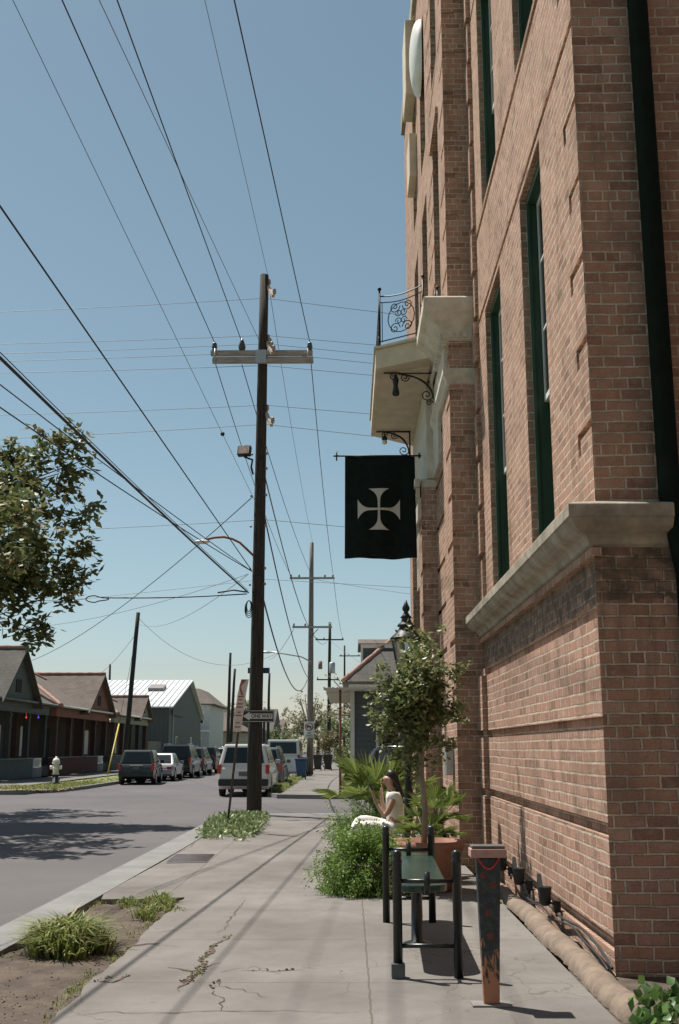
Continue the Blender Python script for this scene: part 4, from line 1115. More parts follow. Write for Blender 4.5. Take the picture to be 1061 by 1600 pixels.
# face
fm = MB(); fm.sphere(p_(-.135,0,1.175), .014, 8, 6, (1.3,.8,1.3)); fm.sphere(p_(-.12,0,1.14), .014, 8, 6, (.7,1.5,.5))
fm.sphere(p_(-.035,-.082,1.18), .02, 8, 6, (.8,.4,1.3)); fm.sphere(p_(-.035,.082,1.18), .02, 8, 6, (.8,.4,1.3)); fm.build('face', M_skin, W_)
fm = MB()
for s_ in (-1,1): fm.sphere(p_(-.122,.032*s_,1.19), .011, 7, 5); 
fm.build('eyes', M_hair, W_)
skin_mesh('hair', [[(p_(-.075,0,1.265),.045),(p_(-.02,0,1.26),.085),(p_(.025,0,1.21),.085),(p_(.055,0,1.15),.05),(p_(.085,0,1.09),.045),(p_(.11,0,1.0),.042),(p_(.115,0,.90),.03),(p_(.12,0,.83),.014)]], M_hair, W_)
skin_mesh('top', [[(p_(.035,0,.62),(.125,.145)),(p_(.045,0,.72),.122),(p_(.04,0,.82),.128),(p_(.02,0,.93),.134),(p_(.012,0,1.01),.10)],[(p_(.02,0,.93),.134),(p_(.02,-.15,.975),.078),(p_(.0,-.175,.92),.062)],[(p_(.02,0,.93),.134),(p_(.02,.15,.975),.078),(p_(.0,.175,.92),.062)]], M_wtop, W_)
skin_mesh('trousers', [[(p_(.04,0,.64),.13),(p_(.03,0,.555),.135)],[(p_(.03,0,.555),.135),(p_(-.02,-.10,.555),.112),(p_(-.42,-.10,.595),.086),(p_(-.505,-.09,.57),.08),(p_(-.445,-.10,.32),.072),(p_(-.425,-.10,.15),.072)],[(p_(.03,0,.555),.135),(p_(-.02,.10,.555),.112),(p_(-.36,.09,.66),.086),(p_(-.445,.07,.66),.08),(p_(-.525,.02,.42),.07),(p_(-.56,.0,.27),.068)]], M_wpant, W_)
ph = MB().obox(p_(-.275,-.05,1.075), (.006,.037,.075), (0,-.55,.2)).build('phone', M_iron, bevel=.004); tag(ph, 'dark mobile phone held up in the seated woman\'s hand', 'phone')
CH = thing('chair', 'low beige slatted chair the woman in white sits on', 'chair', (wx+.05, wy, 0))
M_wick = mat('wicker', (.45,.34,.21), .85, .25, 40, bmp=.8, bscale=60)
m_ = MB(); 
for i in range(7): m_.box(wx-.26, wx+.25, wy-.24+i*.07, wy-.24+i*.07+.055, .395, .42)
m_.build('seat', M_wick, CH)
m_ = MB()
for i in range(6): m_.obox((wx+.30, wy-.19+i*.076, .66), (.011,.028,.24), (0,.22,0))
m_.obox((wx+.345, wy, .87), (.014,.24,.03), (0,.22,0)); m_.build('backrest', M_wick, CH)
for sx in (-.22,.22):
    for sy in (-.21,.21): MB().box(wx+sx-.02, wx+sx+.02, wy+sy-.02, wy+sy+.02, 0, .394).build('leg', M_wick, CH)

# ------------------------------------------------------------------ utility poles
def pole(base, top, r0, r1, m_=None, parent=None, name='pole_shaft'):
    b = Vector(base); t = Vector(top); mb = MB(); n = 7
    mb.tube([b.lerp(t, i/n)+Vector((random.uniform(-.01,.01), random.uniform(-.01,.01), 0)) for i in range(n+1)], [r0+(r1-r0)*i/n for i in range(n+1)], 16)
    return mb.build(name, m_ or M_pole, parent)
def insul(mb, p, s=1, d='z'): mb.lathe([(.02*s,0),(.055*s,.02*s),(.04*s,.05*s),(.065*s,.07*s),(.045*s,.12*s),(.055*s,.14*s),(.03*s,.18*s),(.01*s,.19*s)], p, 10)
MPx, MPy = -2.31, 27.2
MP = thing('utility_pole', 'tall dark timber pole with a grey double crossarm at the street corner', 'utility pole', (MPx, MPy, 0))
random.seed(2)
ptop = at(413,430,MPy)
pole((MPx,MPy,-.05), ptop, .185, .115, None, MP)
ca = MB(); za = at(410,563,MPy).z
xa, xb = at(331,563,MPy).x, at(489,563,MPy).x
for i, dz in enumerate((.11,-.10)):
    ca.box(xa+(.05 if i else 0), xb+(.02 if i else 0), MPy-.30, MPy-.18, za+dz-.065, za+dz+.065)
    ca.box(xa+(.05 if i else 0), xb+(.02 if i else 0), MPy+.18, MPy+.30, za+dz-.065, za+dz+.065) if i == 0 else None
ca.build('crossarm', M_armwood, MP, bevel=.008)
hw = MB()
for x in (xa+.12, xb-.12): MB().tube([(x,MPy-.34,za-.15),(x,MPy-.34,za+.2)], .02, 6).build('bolt', M_metal, MP)
hw.box(MPx-.14+.02, MPx+.14+.02, MPy-.312, MPy-.303, za-.18, za+.18); hw.build('bracket', M_metal, MP)
ins = {}
I_ = MB()
for k, (px, py) in enumerate(((335,556),(378,556),(484,556))):
    p = at(px, py, MPy-.24); insul(I_, (p.x, p.y, za+.178), 1.25); ins[k] = Vector((p.x, p.y, za+.40))
p = at(378,553,MPy-.24); I_.lathe([(.08,0),(.10,.1),(.06,.24),(.02,.34)], (p.x,p.y,za+.18), 10)
I_.build('insulator', mat('insulator_dark', (.05,.06,.05), .3), MP)
al = MB()
side = {}
for nm, (p0, p1) in {'a': ((417,448),(430,470)), 'b': ((417,522),(431,556)), 'c': ((415,638),(425,676))}.items():
    A = at(*p0, MPy); Bp = at(*p1, MPy+.7); al.obox((A+Bp)/2, (.05, (Bp-A).length/2, .05), (math.atan2(-(A.z-Bp.z)*0-.0,1), 0, -math.atan2(Bp.x-A.x, Bp.y-A.y)))
al_ = None
def bar(mb, A, Bp, r): mb.tube([A, Bp], r, 4, smooth=False)
ii = MB()
for (z, L_, n_) in ((at(0,458,MPy).z, .9, 1),(at(0,545,MPy).z, 1.1, 3),(at(0,655,MPy).z, 1.1, 1)):
    A = Vector((MPx+.12, MPy+.1, z+.25)); Bp = Vector((MPx+.34, MPy-.55, z-.35)); al = MB(); bar(al, A, Bp, .055); al.build('side_arm', mat('arm_pale', (.42,.36,.28), .9, .2, 6), MP)
    for k in range(n_+1):
        t = .1+.85*k/max(1, n_); q = A.lerp(Bp, t); insul(ii, (q.x+.04, q.y, q.z+.03), .9); side[(round(z,1), k)] = q+Vector((.05,0,.2))
ii.build('insulator', M_porc, MP)
hd_ = MB()
for zz in (5.6,6.0,7.1,7.9,8.6,9.0):
    hd_.tube([(MPx-.21,MPy-.05,zz),(MPx-.16,MPy-.05,zz)], .03, 8); hd_.tube([(MPx+.15,MPy-.05,zz+.02),(MPx+.22,MPy-.05,zz+.02)], .035, 8)
hd_.build('fitting', M_porc, MP)
cn = MB(); cn.tube([(MPx+.17,MPy-.06,.3),(MPx+.155,MPy-.05,6),(MPx+.14,MPy-.04,9.4)], .018, 6); cn.build('conduit', M_pole, MP)
# drooping cable coils at the side of the pole
cb = MB(); q = at(389,935,MPy-.2)
for k in range(4): cb.tube([(q.x+.09*sin(t*2*pi/14)*(1+.3*k)*.6, q.y+.02*k, q.z-.05+.0*k-(.28+.05*k)*(1-cos(t*2*pi/14))*.5) for t in range(15)], .012, 5)
cb.build('cable_loop', M_wire, MP)
# cobra street light on the pole
st = at(308,848,MPy-.1)
SLm = thing('street_light', 'small cobra head light on a curved reddish arm high on the corner pole', 'street light', (MPx, MPy, at(398,868,MPy).z))
p0 = at(397,869,MPy-.1); p1 = at(375,848,MPy-.12); p2 = at(350,839,MPy-.15); p3 = at(322,843,MPy-.2)
MB().tube([p0,p1,at(363,842,MPy-.13),p2,at(335,840,MPy-.17),p3], .03, 8).build('arm', M_rust, SLm)
h_ = MB(); h_.sphere((p3.x-.10,p3.y,p3.z-.06), .1, 12, 8, (2.0,.9,.55)); h_.build('lamp_head', M_white, SLm)
# flood light
fp = at(382,705,MPy-.5)
FL = thing('floodlight', 'square floodlight on a bent arm just below the pole crossarm', 'floodlight', fp)
MB().obox(fp, (.17,.07,.13), (-.25,0,-.2)).build('housing', M_iron, FL, bevel=.015)
MB().obox(Vector(fp)+Euler((-.25,0,-.2)).to_matrix() @ Vector((0,-.075,0)), (.145,.008,.105), (-.25,0,-.2)).build('lens', mat('lens', (.60,.45,.36), .5, .2, 10), FL)
MB().tube([Vector(fp)+Vector((.0,0,-.15)),Vector(fp)+Vector((.2,.1,-.20)),(MPx-.2,MPy-.1,fp.z-.32),(MPx-.15,MPy-.05,fp.z-.5)], .025, 8).build('arm', M_iron, FL)
# ONE WAY sign
ow = at(403,1119,MPy-.24)
SG = thing('one_way_sign', 'black and white ONE WAY arrow sign on the corner pole', 'sign', (ow.x, ow.y, ow.z))
hw_, hh_ = .40, .145
M_sblk = mat('sign_black', (.018,.018,.018), .45, .1, 5); M_swht = mat('sign_white', (.62,.61,.57), .45, .05, 5)
MB().box(ow.x-hw_, ow.x+hw_, ow.y-.004, ow.y+.004, ow.z-hh_, ow.z+hh_).build('sign_plate', M_sblk, SG)
br = MB(); 
for (a,b_,c_,d) in ((-hw_+.012,hw_-.012,hh_-.022,hh_-.012),(-hw_+.012,hw_-.012,-hh_+.012,-hh_+.022),(-hw_+.012,-hw_+.022,-hh_+.022,hh_-.022),(hw_-.022,hw_-.012,-hh_+.022,hh_-.022)):
    br.box(ow.x+a, ow.x+b_, ow.y-.0075, ow.y-.0045, ow.z+c_, ow.z+d)
br.build('border', M_swht, SG)
ar = MB().prism([(ow.x-.365,ow.z),(ow.x-.20,ow.z+.105),(ow.x-.20,ow.z+.062),(ow.x+.355,ow.z+.062),(ow.x+.355,ow.z-.062),(ow.x-.20,ow.z-.062),(ow.x-.20,ow.z-.105)], 'y', ow.y-.009, ow.y-.0078); ar.build('arrow', M_swht, SG)
text_obj('lettering', 'ONE WAY', .125, M_sblk, (ow.x+.09, ow.y-.012, ow.z-.002), SG, bold=.003, sx=.86)
# blue street name plate behind the pole
sn = at(404,1048,MPy+.3)
SN = thing('street_name_sign', 'narrow blue street name plate sticking out behind the corner pole', 'sign', sn)
MB().box(sn.x-.27, sn.x+.28, sn.y, sn.y+.006, sn.z-.065, sn.z+.075).build('sign_plate', mat('sign_blue', (.025,.06,.15), .4, .1, 6), SN)
MB().box(sn.x-.05, sn.x+.05, MPy+.1, sn.y-.002, sn.z-.03, sn.z+.03).build('bracket', M_metal, SN)
# leaning post with the torn parking strip
b0 = onz(354,1298); t0 = at(381,1064,21.6)
LP = thing('leaning_sign', 'leaning rusty post with a tall torn white and red parking notice', 'sign', (b0.x, b0.y, 0))
MB().tube([b0+Vector((0,0,-.05)), t0], .026, 6).build('post', mat('post_brown', (.07,.05,.04), .8, .4, 10), LP)
dirv = (t0-b0).normalized(); ax = Vector((1,0,0)); m_ = MB(); c1 = b0+dirv*((t0-b0).length*.66); c2 = t0+dirv*.03
wv = Vector((.075,0,-.008)); nf = Vector((0,-.03,0))
def strip3(mb, a, b, wa, wb, th=.004, off=0):
    o_ = Vector((0,-.03-off,0)); v = []
    for p, w_ in ((a,wa),(b,wb)):
        for dy in (0, th): v += [p+o_+Vector((w_[0],dy,w_[2] if len(w_) > 2 else 0)), p+o_+Vector((w_[1],dy,0))]
    mb.add(v, [(0,1,5,4),(2,3,7,6),(0,2,6,4),(1,3,7,5),(0,1,3,2),(4,5,7,6)])
cm_ = c1.lerp(c2, .72)
strip3(m_, c1, cm_, (-.10,.06,0), (-.09,.075,0)); strip3(m_, cm_, c2, (-.09,.075,0), (-.05,.10,0)); o = m_.build('notice', mat('notice_white', (.60,.50,.46), .6, .12, 12), LP)
m_ = MB(); 
q1 = c1.lerp(c2, .70); q2 = c2
strip3(m_, q1, c1.lerp(c2,.86), (-.02,.03,0), (-.075,-.045,0), .003, .004); strip3(m_, c1.lerp(c2,.861), c2, (-.075,-.045,0), (-.045,.06,0), .003, .004)
m_.build('torn_edge', mat('notice_red', (.26,.09,.075), .6), LP)
m_ = MB()
for k, (t, wd) in enumerate(((.08,.05),(.16,.035),(.30,.06),(.36,.03),(.46,.06),(.52,.05),(.60,.035),(.66,.055))):
    q = c1.lerp(c2, t); strip3(m_, q, q+dirv*.022, (-.02-wd,-.02+wd,0), (-.02-wd,-.02+wd,0), .003, .005)
m_.build('print', mat('notice_print', (.25,.06,.05), .6), LP)

# next block poles
def far_pole(name, label, base, top, r0, r1, arms, m_, extra=None):
    t = thing(name, label, 'utility pole', base, 0, 'timber poles further down the street')
    pole(base, top, r0, r1, m_, t)
    for (z, xl, xr, ii_) in arms:
        y = base[1]-r0-.07
        MB().box(xl, xr, y-.05, y+.05, z-.06, z+.06).build('crossarm', M_armwood if m_ is M_pole_grey else M_pole, t)
        mb = MB()
        for x in ii_: mb.lathe([(.05,0),(.07,.06),(.05,.14),(.03,.2)], (x, y, z+.06), 8)
        mb.build('insulator', M_porc, t)
    return t
P2 = far_pole('utility_pole', 'grey timber pole with two crossarms and a round no trucks sign', (-2.38,67.4,0), (-2.34,67.4,14.2), .21, .13,
     [(11.9,-3.69,-.89,(-3.6,-3.1,-1.5,-1.0)),(8.85,-3.5,-1.04,(-3.4,-2.7,-1.15))], M_pole_grey)
b_ = MB(); b_.tube([(-2.4,67.1,8.2),(-1.9,67.2,8.75)], .03, 4); b_.build('brace', M_pole, P2)
tmp = thing('street_light', 'arched street light arm on the grey pole beyond the side street', 'street light', (-2.4,67.2,6.9))
MB().tube([at(486,1034,67),at(470,1026,67),at(440,1021,67),at(420,1018,67)], .045, 8).build('arm', M_metal, tmp)
q = at(417,1019,67); MB().sphere(q, .16, 10, 6, (2,.8,.5)).build('lamp_head', M_metal, tmp)
NS = thing('no_truck_sign', 'white sign with a red ring and a crossed out truck on the grey pole', 'sign', at(483,1140,66.9))
q = at(483,1140,66.95); MB().box(q.x-.31, q.x+.31, q.y-.01, q.y+.01, q.z-.47, q.z+.47).build('sign_plate', M_swht, NS, bevel=.004)
ring = MB(); pts = [(q.x+.225*cos(t*2*pi/24), q.y-.03, q.z+.17+.225*sin(t*2*pi/24)) for t in range(25)]; ring.tube(pts, .028, 6); ring.tube([(q.x-.16,q.y-.03,q.z+.33),(q.x+.16,q.y-.03,q.z+.01)], .022, 6); ring.build('ring', mat('sign_dark_red', (.16,.03,.03), .5), NS)
tk = MB().box(q.x-.14, q.x+.04, q.y-.022, q.y-.012, q.z+.14, q.z+.24); tk.box(q.x+.05, q.x+.13, q.y-.022, q.y-.012, q.z+.14, q.z+.20)
for dx in (-.09,.09): tk.lathe([(.035,-.022),(.035,-.012)], (q.x+dx,q.y,q.z+.13), 10, 'y')
tk.build('truck_symbol', M_sblk, NS)
text_obj('lettering', 'NO', .15, M_sblk, (q.x, q.y-.014, q.z-.21), NS, bold=.004); text_obj('lettering', 'TRUCKS', .13, M_sblk, (q.x, q.y-.014, q.z-.36), NS, bold=.004, sx=.85)
P3 = far_pole('utility_pole', 'dark pole with a grey transformer can and three crossarms far along the pavement', (-1.95,105,0), (-1.85,105,13.4), .2, .13,
     [(11.7,-3.23,-.52,(-3.1,-2.4,-.6)),(7.9,-3.09,-.95,(-3.0,-1.1))], M_pole)
MB().lathe([(.28,0),(.3,.05),(.3,.95),(.2,1.05)], (-1.62,104.7,8.5), 14).build('transformer', M_metal, P3)
MB().lathe([(.2,0),(.2,.75)], (-2.75,104.7,8.9), 12).build('switch_box', mat('box_red', (.24,.15,.13), .7), P3)
P4 = far_pole('utility_pole', 'farthest thin pole with small crossarms beside the dormer roof', (-.6,135,0), (-.55,135,13.9), .16, .1,
     [(12.6,-1.2,1.4,(-1,0,1.2)),(9.2,-1.2,1.6,(-1.1,1.4))], M_pole)
for lb, (b, t_) in {'slim timber pole leaning right in front of the brown roofed bungalows': (at(193,1190,68), at(216,957,68)), }.items():
    b = Vector((b.x, b.y, 0)); o = thing('utility_pole', lb, 'utility pole', b); pole(b, t_, .17, .12, M_pole, o)
for lb, b, t_ in (('left one of two close dark poles before the white two storey house', at(355,1180,100), at(360,1020,100)),('right one of two close dark poles before the white two storey house', at(359,1180,104), at(367,1045,104)),('thin dark pole just right of the corner pole, above the parked cars', at(418,1180,112), at(421,1052,112)),('short pole top poking up behind the brown bungalow roofs', at(169,1160,120), at(172,1038,120)),('thin pole beyond the white house seen just left of the street sign', at(412,1180,118), at(413,1110,118))):
    bb = Vector((b.x, b.y, 0)); o = thing('utility_pole', lb, 'utility pole', bb, 0, 'timber poles further down the street'); pole(bb, t_, .17, .11, M_pole, o)

# ------------------------------------------------------------------ overhead wires
def wire(pts, r, label, sag=0, m_=None, n=24, group='overhead wires strung between the poles'):
    P_ = [Vector(p) for p in pts]; out_ = []
    for a, b in zip(P_[:-1], P_[1:]):
        for i in range(n+1):
            t = i/n
            if out_ and i == 0: continue
            q = a.lerp(b, t); q.z -= 4*sag*t*(1-t); out_.append(q)
    o = MB().tube(out_, r, 6, cap=False).build('utility_wire', m_ or M_wire, uv=False, fix=False)
    return tag(o, label, 'wire', group)
def ext(A, Bq, y=-12):  # carry the wire on past Bq to behind the camera
    A = Vector(A); Bq = Vector(Bq); k = (A.y-y)/(A.y-Bq.y); return A+(Bq-A)*k
A0 = ins[0]; A1 = ins[1]; A2 = ins[2]
wire([A0, ext(A0, onz(97,0,za-.1))], .011, 'wire from the left end of the main crossarm up to the top left corner')
wire([A1, ext(A1, onz(183,0,za+.3))], .011, 'wire from the pin insulator left of the main pole up past the upper middle')
wire([A2, ext(A2, onz(366,0,za+.3))], .011, 'wire from the right end of the main crossarm up to the top centre')
p = at(404,530,MPy-.15); wire([p, ext(p, onz(155,0,p.z-.1))], .007, 'thin wire reaching the main pole just above its crossarm', 0, M_wire_l)
p = at(419,432,MPy-.15); wire([p, ext(p, onz(320,0,p.z+.2))], .006, 'thin wire tied to the very top of the main pole', 0, M_wire_l)
p = at(398,782,MPy-.2); q0 = ext(p, onz(20,0,11.2)); wire([p, q0], .006, 'thin wire with a round bead running down to the pole below the floodlight', 0, M_wire_l)
bd = MB().sphere(p.lerp(q0, .085), .05).build('wire_bead', M_iron); tag(bd, 'small round bead on the thin wire left of the floodlight', 'bead')
p = at(393,891,MPy-.2); wire([p, ext(p, onz(0,322,7.2))], .012, 'medium cable slanting from mid left of the view to the pole under the street light')
p = at(388,926,MPy-.2); wire([p, ext(p, onz(0,523,5.9))], .019, 'thickest black cable slanting from the left edge down to the pole', .25)
wire([p+Vector((0,.02,.05)), ext(p, onz(0,519,5.95))], .006, 'thin strand lashed on top of the thickest black cable', .25)
p = at(394,893,MPy-.2); wire([p, ext(p, onz(0,590,6.5), 6)], .009, 'upper of two thin cables passing through the tree crown at left', .10)
wire([p, ext(p, onz(0,620,6.2), 6)], .010, 'lower of two thin cables passing through the tree crown at left', .15)
A_ = at(395,776,MPy-.2); B_ = at(50,1032,58); wire([A_, B_], .012, 'service drop cable crossing down left to the first bungalow', .5)
A_ = at(388,897,MPy-.2); wire([A_, at(0,984,40)], .006, 'thin cable sagging left from the pole towards the tree base', .3, M_wire_l)
wire([A_, at(217,975,68)], .008, 'thin cable from the corner pole to the slim leaning pole', .6, M_wire_l)
wire([at(217,966,68), at(430,1022,66)], .012, 'sagging wire from the slim leaning pole to the far street light', 1.6, M_wire_l)
wire([at(216,985,68), at(160,1050,80)], .012, 'short wire from the slim pole down to the bungalow roof', .2, M_wire_l)
# looped guy cable going left
gl = MB(); a = at(386,928,MPy-.2); b = at(160,934,MPy-.4)
gl.tube([a.lerp(b, t/10)+Vector((0,0,-.04*sin(pi*t/10))) for t in range(11)], .016, 6)
gl.tube([at(385,925,MPy-.2), at(365,922,MPy-.2), at(340,926,MPy-.2)], .02, 5)
c_ = at(148,936,MPy-.4); gl.tube([(c_.x+.22*cos(t*2*pi/16)*(1 if cos(t*2*pi/16) < 0 else 1.6)-.0, c_.y, c_.z+.085*sin(t*2*pi/16)*(1 if cos(t*2*pi/16) < 0.3 else .55)) for t in range(17)], .014, 5)
tag(gl.build('cable_loop', M_wire), 'spare black cable doubled back in a long loop left of the corner pole', 'cable')
wire([c_+Vector((-.2,0,0)), at(0,938,MPy-.4)], .006, 'thin wire carrying the spare cable loop out to the left edge', .02, M_wire_l)
# side street lines
for i, (yl, yp, yr, lb) in enumerate(((482,466,490,'topmost'),(532,524,540,'second highest'),(547,537,556,'third highest'),(559,550,570,'fourth highest'),(577,571,588,'fifth highest'),(643,633,648,'sixth highest'),(680,663,684,'seventh highest'),(827,812,828,'eighth highest'),(942,905,914,'lowest'))):
    A_ = at(414,yp,MPy+.1); Lp = at(0,yl,MPy+.3); Rp = at(640,yr,MPy-.2)
    Lq = A_+(Lp-A_)*2.2; Rq = A_+(Rp-A_)*5
    wire([Lq, A_, Rq], .0065 if yp < 900 else .005, lb+' of the faint wires crossing the view above the side street', .10, M_wire_l)
# onwards to the next pole
for (a, b, r, s, lb) in (((336,566),(455,900),.010,.5,'wire running on from the left crossarm end to the next pole'),((378,570),(490,905),.010,.5,'wire running on behind the main pole to the next upper crossarm'),((486,566),(521,900),.010,.5,'wire running on from the right crossarm end to the next pole'),((419,440),(489,850),.006,.4,'thin wire from the main pole top to the next pole top'),((413,740),(486,985),.014,.6,'cable from mid height of the main pole to the next lower crossarm'),((412,800),(484,1062),.016,.8,'thick sagging cable from the main pole to the grey pole'),((410,930),(480,1062),.018,1.4,'lowest sagging cable between the corner pole and the grey pole')):
    wire([at(*a,MPy), at(*b,67.2)], r*1.2, lb, s)
for (a, b, lb) in (((455,902),(494,998),'wire beyond the grey pole on its left crossarm end'),((521,902),(536,998),'wire beyond the grey pole on its right crossarm end'),((487,985),(512,1000),'wire beyond the grey pole from its lower crossarm')):
    wire([at(*a,67.2), at(*b,105)], .014, lb, .6)
wire([at(459,983,67), at(420,1030,150)], .02, 'wire dropping left behind the grey pole', .5, M_wire_l)
wire([at(490,905,67), at(1000,960,60)], .012, 'wire leaving the grey pole to the right behind the banner', .3, M_wire_l)
wire([at(515,1000,105), at(640,1075,60)], .012, 'wire descending right to the dormer roof', .3, M_wire_l)

# ------------------------------------------------------------------ vehicles
M_red = mat('tail_red', (.40,.03,.02), .25, .1, 10); M_chrome = mat('chrome', (.6,.6,.6), .18, .05, 10, metal=1.0); M_rim = mat('rim', (.35,.35,.36), .35, .1, 10, metal=.8)
M_plate = mat('plate', (.6,.6,.58), .5); M_plastic = mat('bumper_black', (.02,.02,.02), .6, .2, 10); M_lamp = mat('head_lamp', (.7,.7,.68), .15)
def vehicle(label, cat, loc, heading, paint, L=4.6, W=1.85, H=1.7, kind='suv', clad=False, name='parked_car', group='cars parked along the kerb', glass=None):
    """local: +y is forward, origin at the ground centre; heading rotates about z"""
    t = thing(name, label, cat, (0,0,0), 0, group)
    g0 = .26; belt = H*.60; hood = {'suv': H*.60, 'sedan': H*.60, 'wagon': H*.60, 'van': H*.52}[kind]; tail = {'suv': belt+.02, 'sedan': belt-.01, 'wagon': belt, 'van': belt}[kind]
    r_ = .36 if kind == 'suv' else .32; wyr, wyf = -L*.30, L*.31; hl = L/2
    pr = [(-hl+.04,.38),(-hl-.0,.55),(-hl+.02,tail-.15),(-hl+.10,tail)]
    fh = {'suv': .27, 'sedan': .22, 'wagon': .25, 'van': .36}[kind]
    pr += [(hl*.42,belt),(hl*.5,hood),(hl-.25,hood-.12),(hl-.06,hood-.28),(hl,.62),(hl-.05,.36)]
    def arch(c): return [(c+(r_+.07)*cos(A), g0+.04+(r_+.07)*sin(A)*1.0+.02) for A in [pi*i/8 for i in range(9)]]
    low = [(hl-.15,g0)]+[(y, max(g0, z)) for y, z in arch(wyf)]+[(y, max(g0, z)) for y, z in arch(wyr)]+[(-hl+.2,g0)]
    poly = pr+low
    mb = MB(); hwid = W/2
    n = len(poly); xs = [-hwid, -hwid*.92, hwid*.92, hwid]; vs = []
    def nar(y): return 1-.10*max(0, (abs(y)-hl*.72)/(hl*.28))**2
    for side_i, x in enumerate((-hwid, hwid)):
        for y, z in poly: vs.append((x*nar(y)*(1-.05*max(0, (z-.75))/.4), y, z))
    fs = [tuple(range(n)), tuple(range(2*n-1, n-1, -1))]+[(i, i+n, (i+1) % n+n, (i+1) % n) for i in range(n)]
    mb.add(vs, fs); body = mb.build('body', paint, t, bevel=.05)
    # cabin
    yb, yf, yc, yd = {'suv': (-hl+.06, hl*.44, -hl+.30, hl*.12), 'sedan': (-hl*.72, hl*.42, -hl*.40, hl*.02), 'wagon': (-hl+.10, hl*.48, -hl+.45, hl*.10), 'van': (-hl+.04, hl*.62, -hl+.14, hl*.30)}[kind]
    wb, wt_ = hwid*.95, hwid*(.76 if kind != 'van' else .88)
    zb_, zt_ = belt-.02, H
    C = lambda s_, y, z, w_: (s_*w_, y, z)
    vs = [(-wb,yb,zb_),(wb,yb,zb_),(wb,yf,zb_),(-wb,yf,zb_),(-wt_,yc,zt_),(wt_,yc,zt_),(wt_,yd,zt_),(-wt_,yd,zt_)]
    MB().add(vs, [(0,3,2,1),(4,5,6,7),(0,1,5,4),(1,2,6,5),(2,3,7,6),(3,0,4,7)]).build('cabin', paint, t, bevel=.07)
    V = [Vector(v) for v in vs]
    def pane(name, q, u0, u1, v0, v1, off=.014):
        a, b, c_, d = [V[i] for i in q]; nn = (b-a).cross(d-a).normalized()
        ctr = (a+b+c_+d)/4
        if nn.dot(ctr-Vector((0,0,1.0))) < 0: nn = -nn
        def S_(u, v): return a.lerp(b, u).lerp(d.lerp(c_, u), v)
        f4 = [S_(u0,v0), S_(u1,v0), S_(u1,v1), S_(u0,v1)]
        mb = MB(); mb.add([p+nn*off for p in f4]+[p-nn*.01 for p in f4], [(0,1,2,3),(4,5,6,7),(0,1,5,4),(1,2,6,5),(2,3,7,6),(3,0,4,7)])
        return mb.build(name, glass or M_glass, t)
    pane('rear_window', (0,1,5,4), .09, .91, .12, .84); pane('windscreen', (3,2,6,7), .07, .93, .08, .92)
    for q in ((1,2,6,5),(0,3,7,4)):
        nwin = 3 if kind in ('suv','wagon','van') else 2; e0, e1 = .07, .90
        for i in range(nwin):
            a = e0+(e1-e0)*i/nwin; b = e0+(e1-e0)*(i+1)/nwin-.025; pane('side_window', q, a, b, .14, .86)
    for sx in (-1,1):
        for wy_ in (wyr, wyf):
            wh = MB().lathe([(r_*.7,-.11),(r_*.96,-.10),(r_,-.06),(r_,.06),(r_*.96,.10),(r_*.7,.11)], (sx*(hwid-.12),wy_,r_), 22, 'x').build('wheel', M_tyre, t)
            rm = MB(); rm.lathe([(r_*.62,-.005),(r_*.60,.012),(r_*.15,.02)] if sx > 0 else [(r_*.15,-.02),(r_*.60,-.012),(r_*.62,.005)], (sx*(hwid-.01),wy_,r_), 16, 'x'); rm.build('rim', M_rim, wh)
        # tail and head lamps
        if kind in ('suv','van','wagon'):
            MB().box(sx*hwid*.90-.075, sx*hwid*.90+.06, -hl-.015, -hl+.22, belt-.30, belt+.02).build('tail_light', M_red, t, bevel=.02)
        else:
            MB().box(sx*hwid*.78-.15, sx*hwid*.78+.13, -hl-.012, -hl+.15, belt-.25, belt-.10).build('tail_light', M_red, t, bevel=.02)
        MB().box(sx*hwid*.76-.16, sx*hwid*.76+.15, hl-.24, hl-.02, .66, .80).build('headlight', M_lamp, t, bevel=.03)
        mi = MB(); mi.box(sx*(hwid+.02)-.09 if sx < 0 else hwid-.02, sx*(hwid+.02)+.02 if sx < 0 else hwid+.16, yd+.42, yd+.52, belt+.02, belt+.17); mi.build('wing_mirror', paint, t, bevel=.02)
    MB().box(-hwid*.93, hwid*.93, -hl-.06, -hl+.12, .38, .62).build('bumper', M_plastic if clad else paint, t, bevel=.04)
    MB().box(-hwid*.93, hwid*.93, hl-.14, hl+.05, .36, .60).build('bumper', M_plastic if clad else paint, t, bevel=.04)
    pz = .72 if kind != 'sedan' else .74
    MB().box(-.16, .16, -hl-.03, -hl+.03, pz, pz+.15).build('number_plate', M_plate, t)
    MB().box(-.30, .30, -hl-.012, -hl+.05, pz+.17, pz+.20).build('trim', M_chrome, t)
    MB().tube([(0,-hl*.2,g0+.05),(0,hl*.2,g0+.05)], .3, 6).build('underbody', M_plastic, t)
    if kind in ('suv',):
        rr = MB()
        for sx in (-1,1): rr.tube([(sx*wt_*.9,yc+.1,H+.05),(sx*wt_*.9,yd-.1,H+.05)], .022, 6); rr.tube([(sx*wt_*.9,yc+.2,H-.01),(sx*wt_*.9,yc+.2,H+.05)], .02, 5); rr.tube([(sx*wt_*.9,yd-.2,H-.01),(sx*wt_*.9,yd-.2,H+.05)], .02, 5)
        rr.build('roof_rail', M_plastic if clad else M_chrome, t)
    # grow everything in local space first, then place
    t.location = loc; t.rotation_euler = (0,0,heading); return t
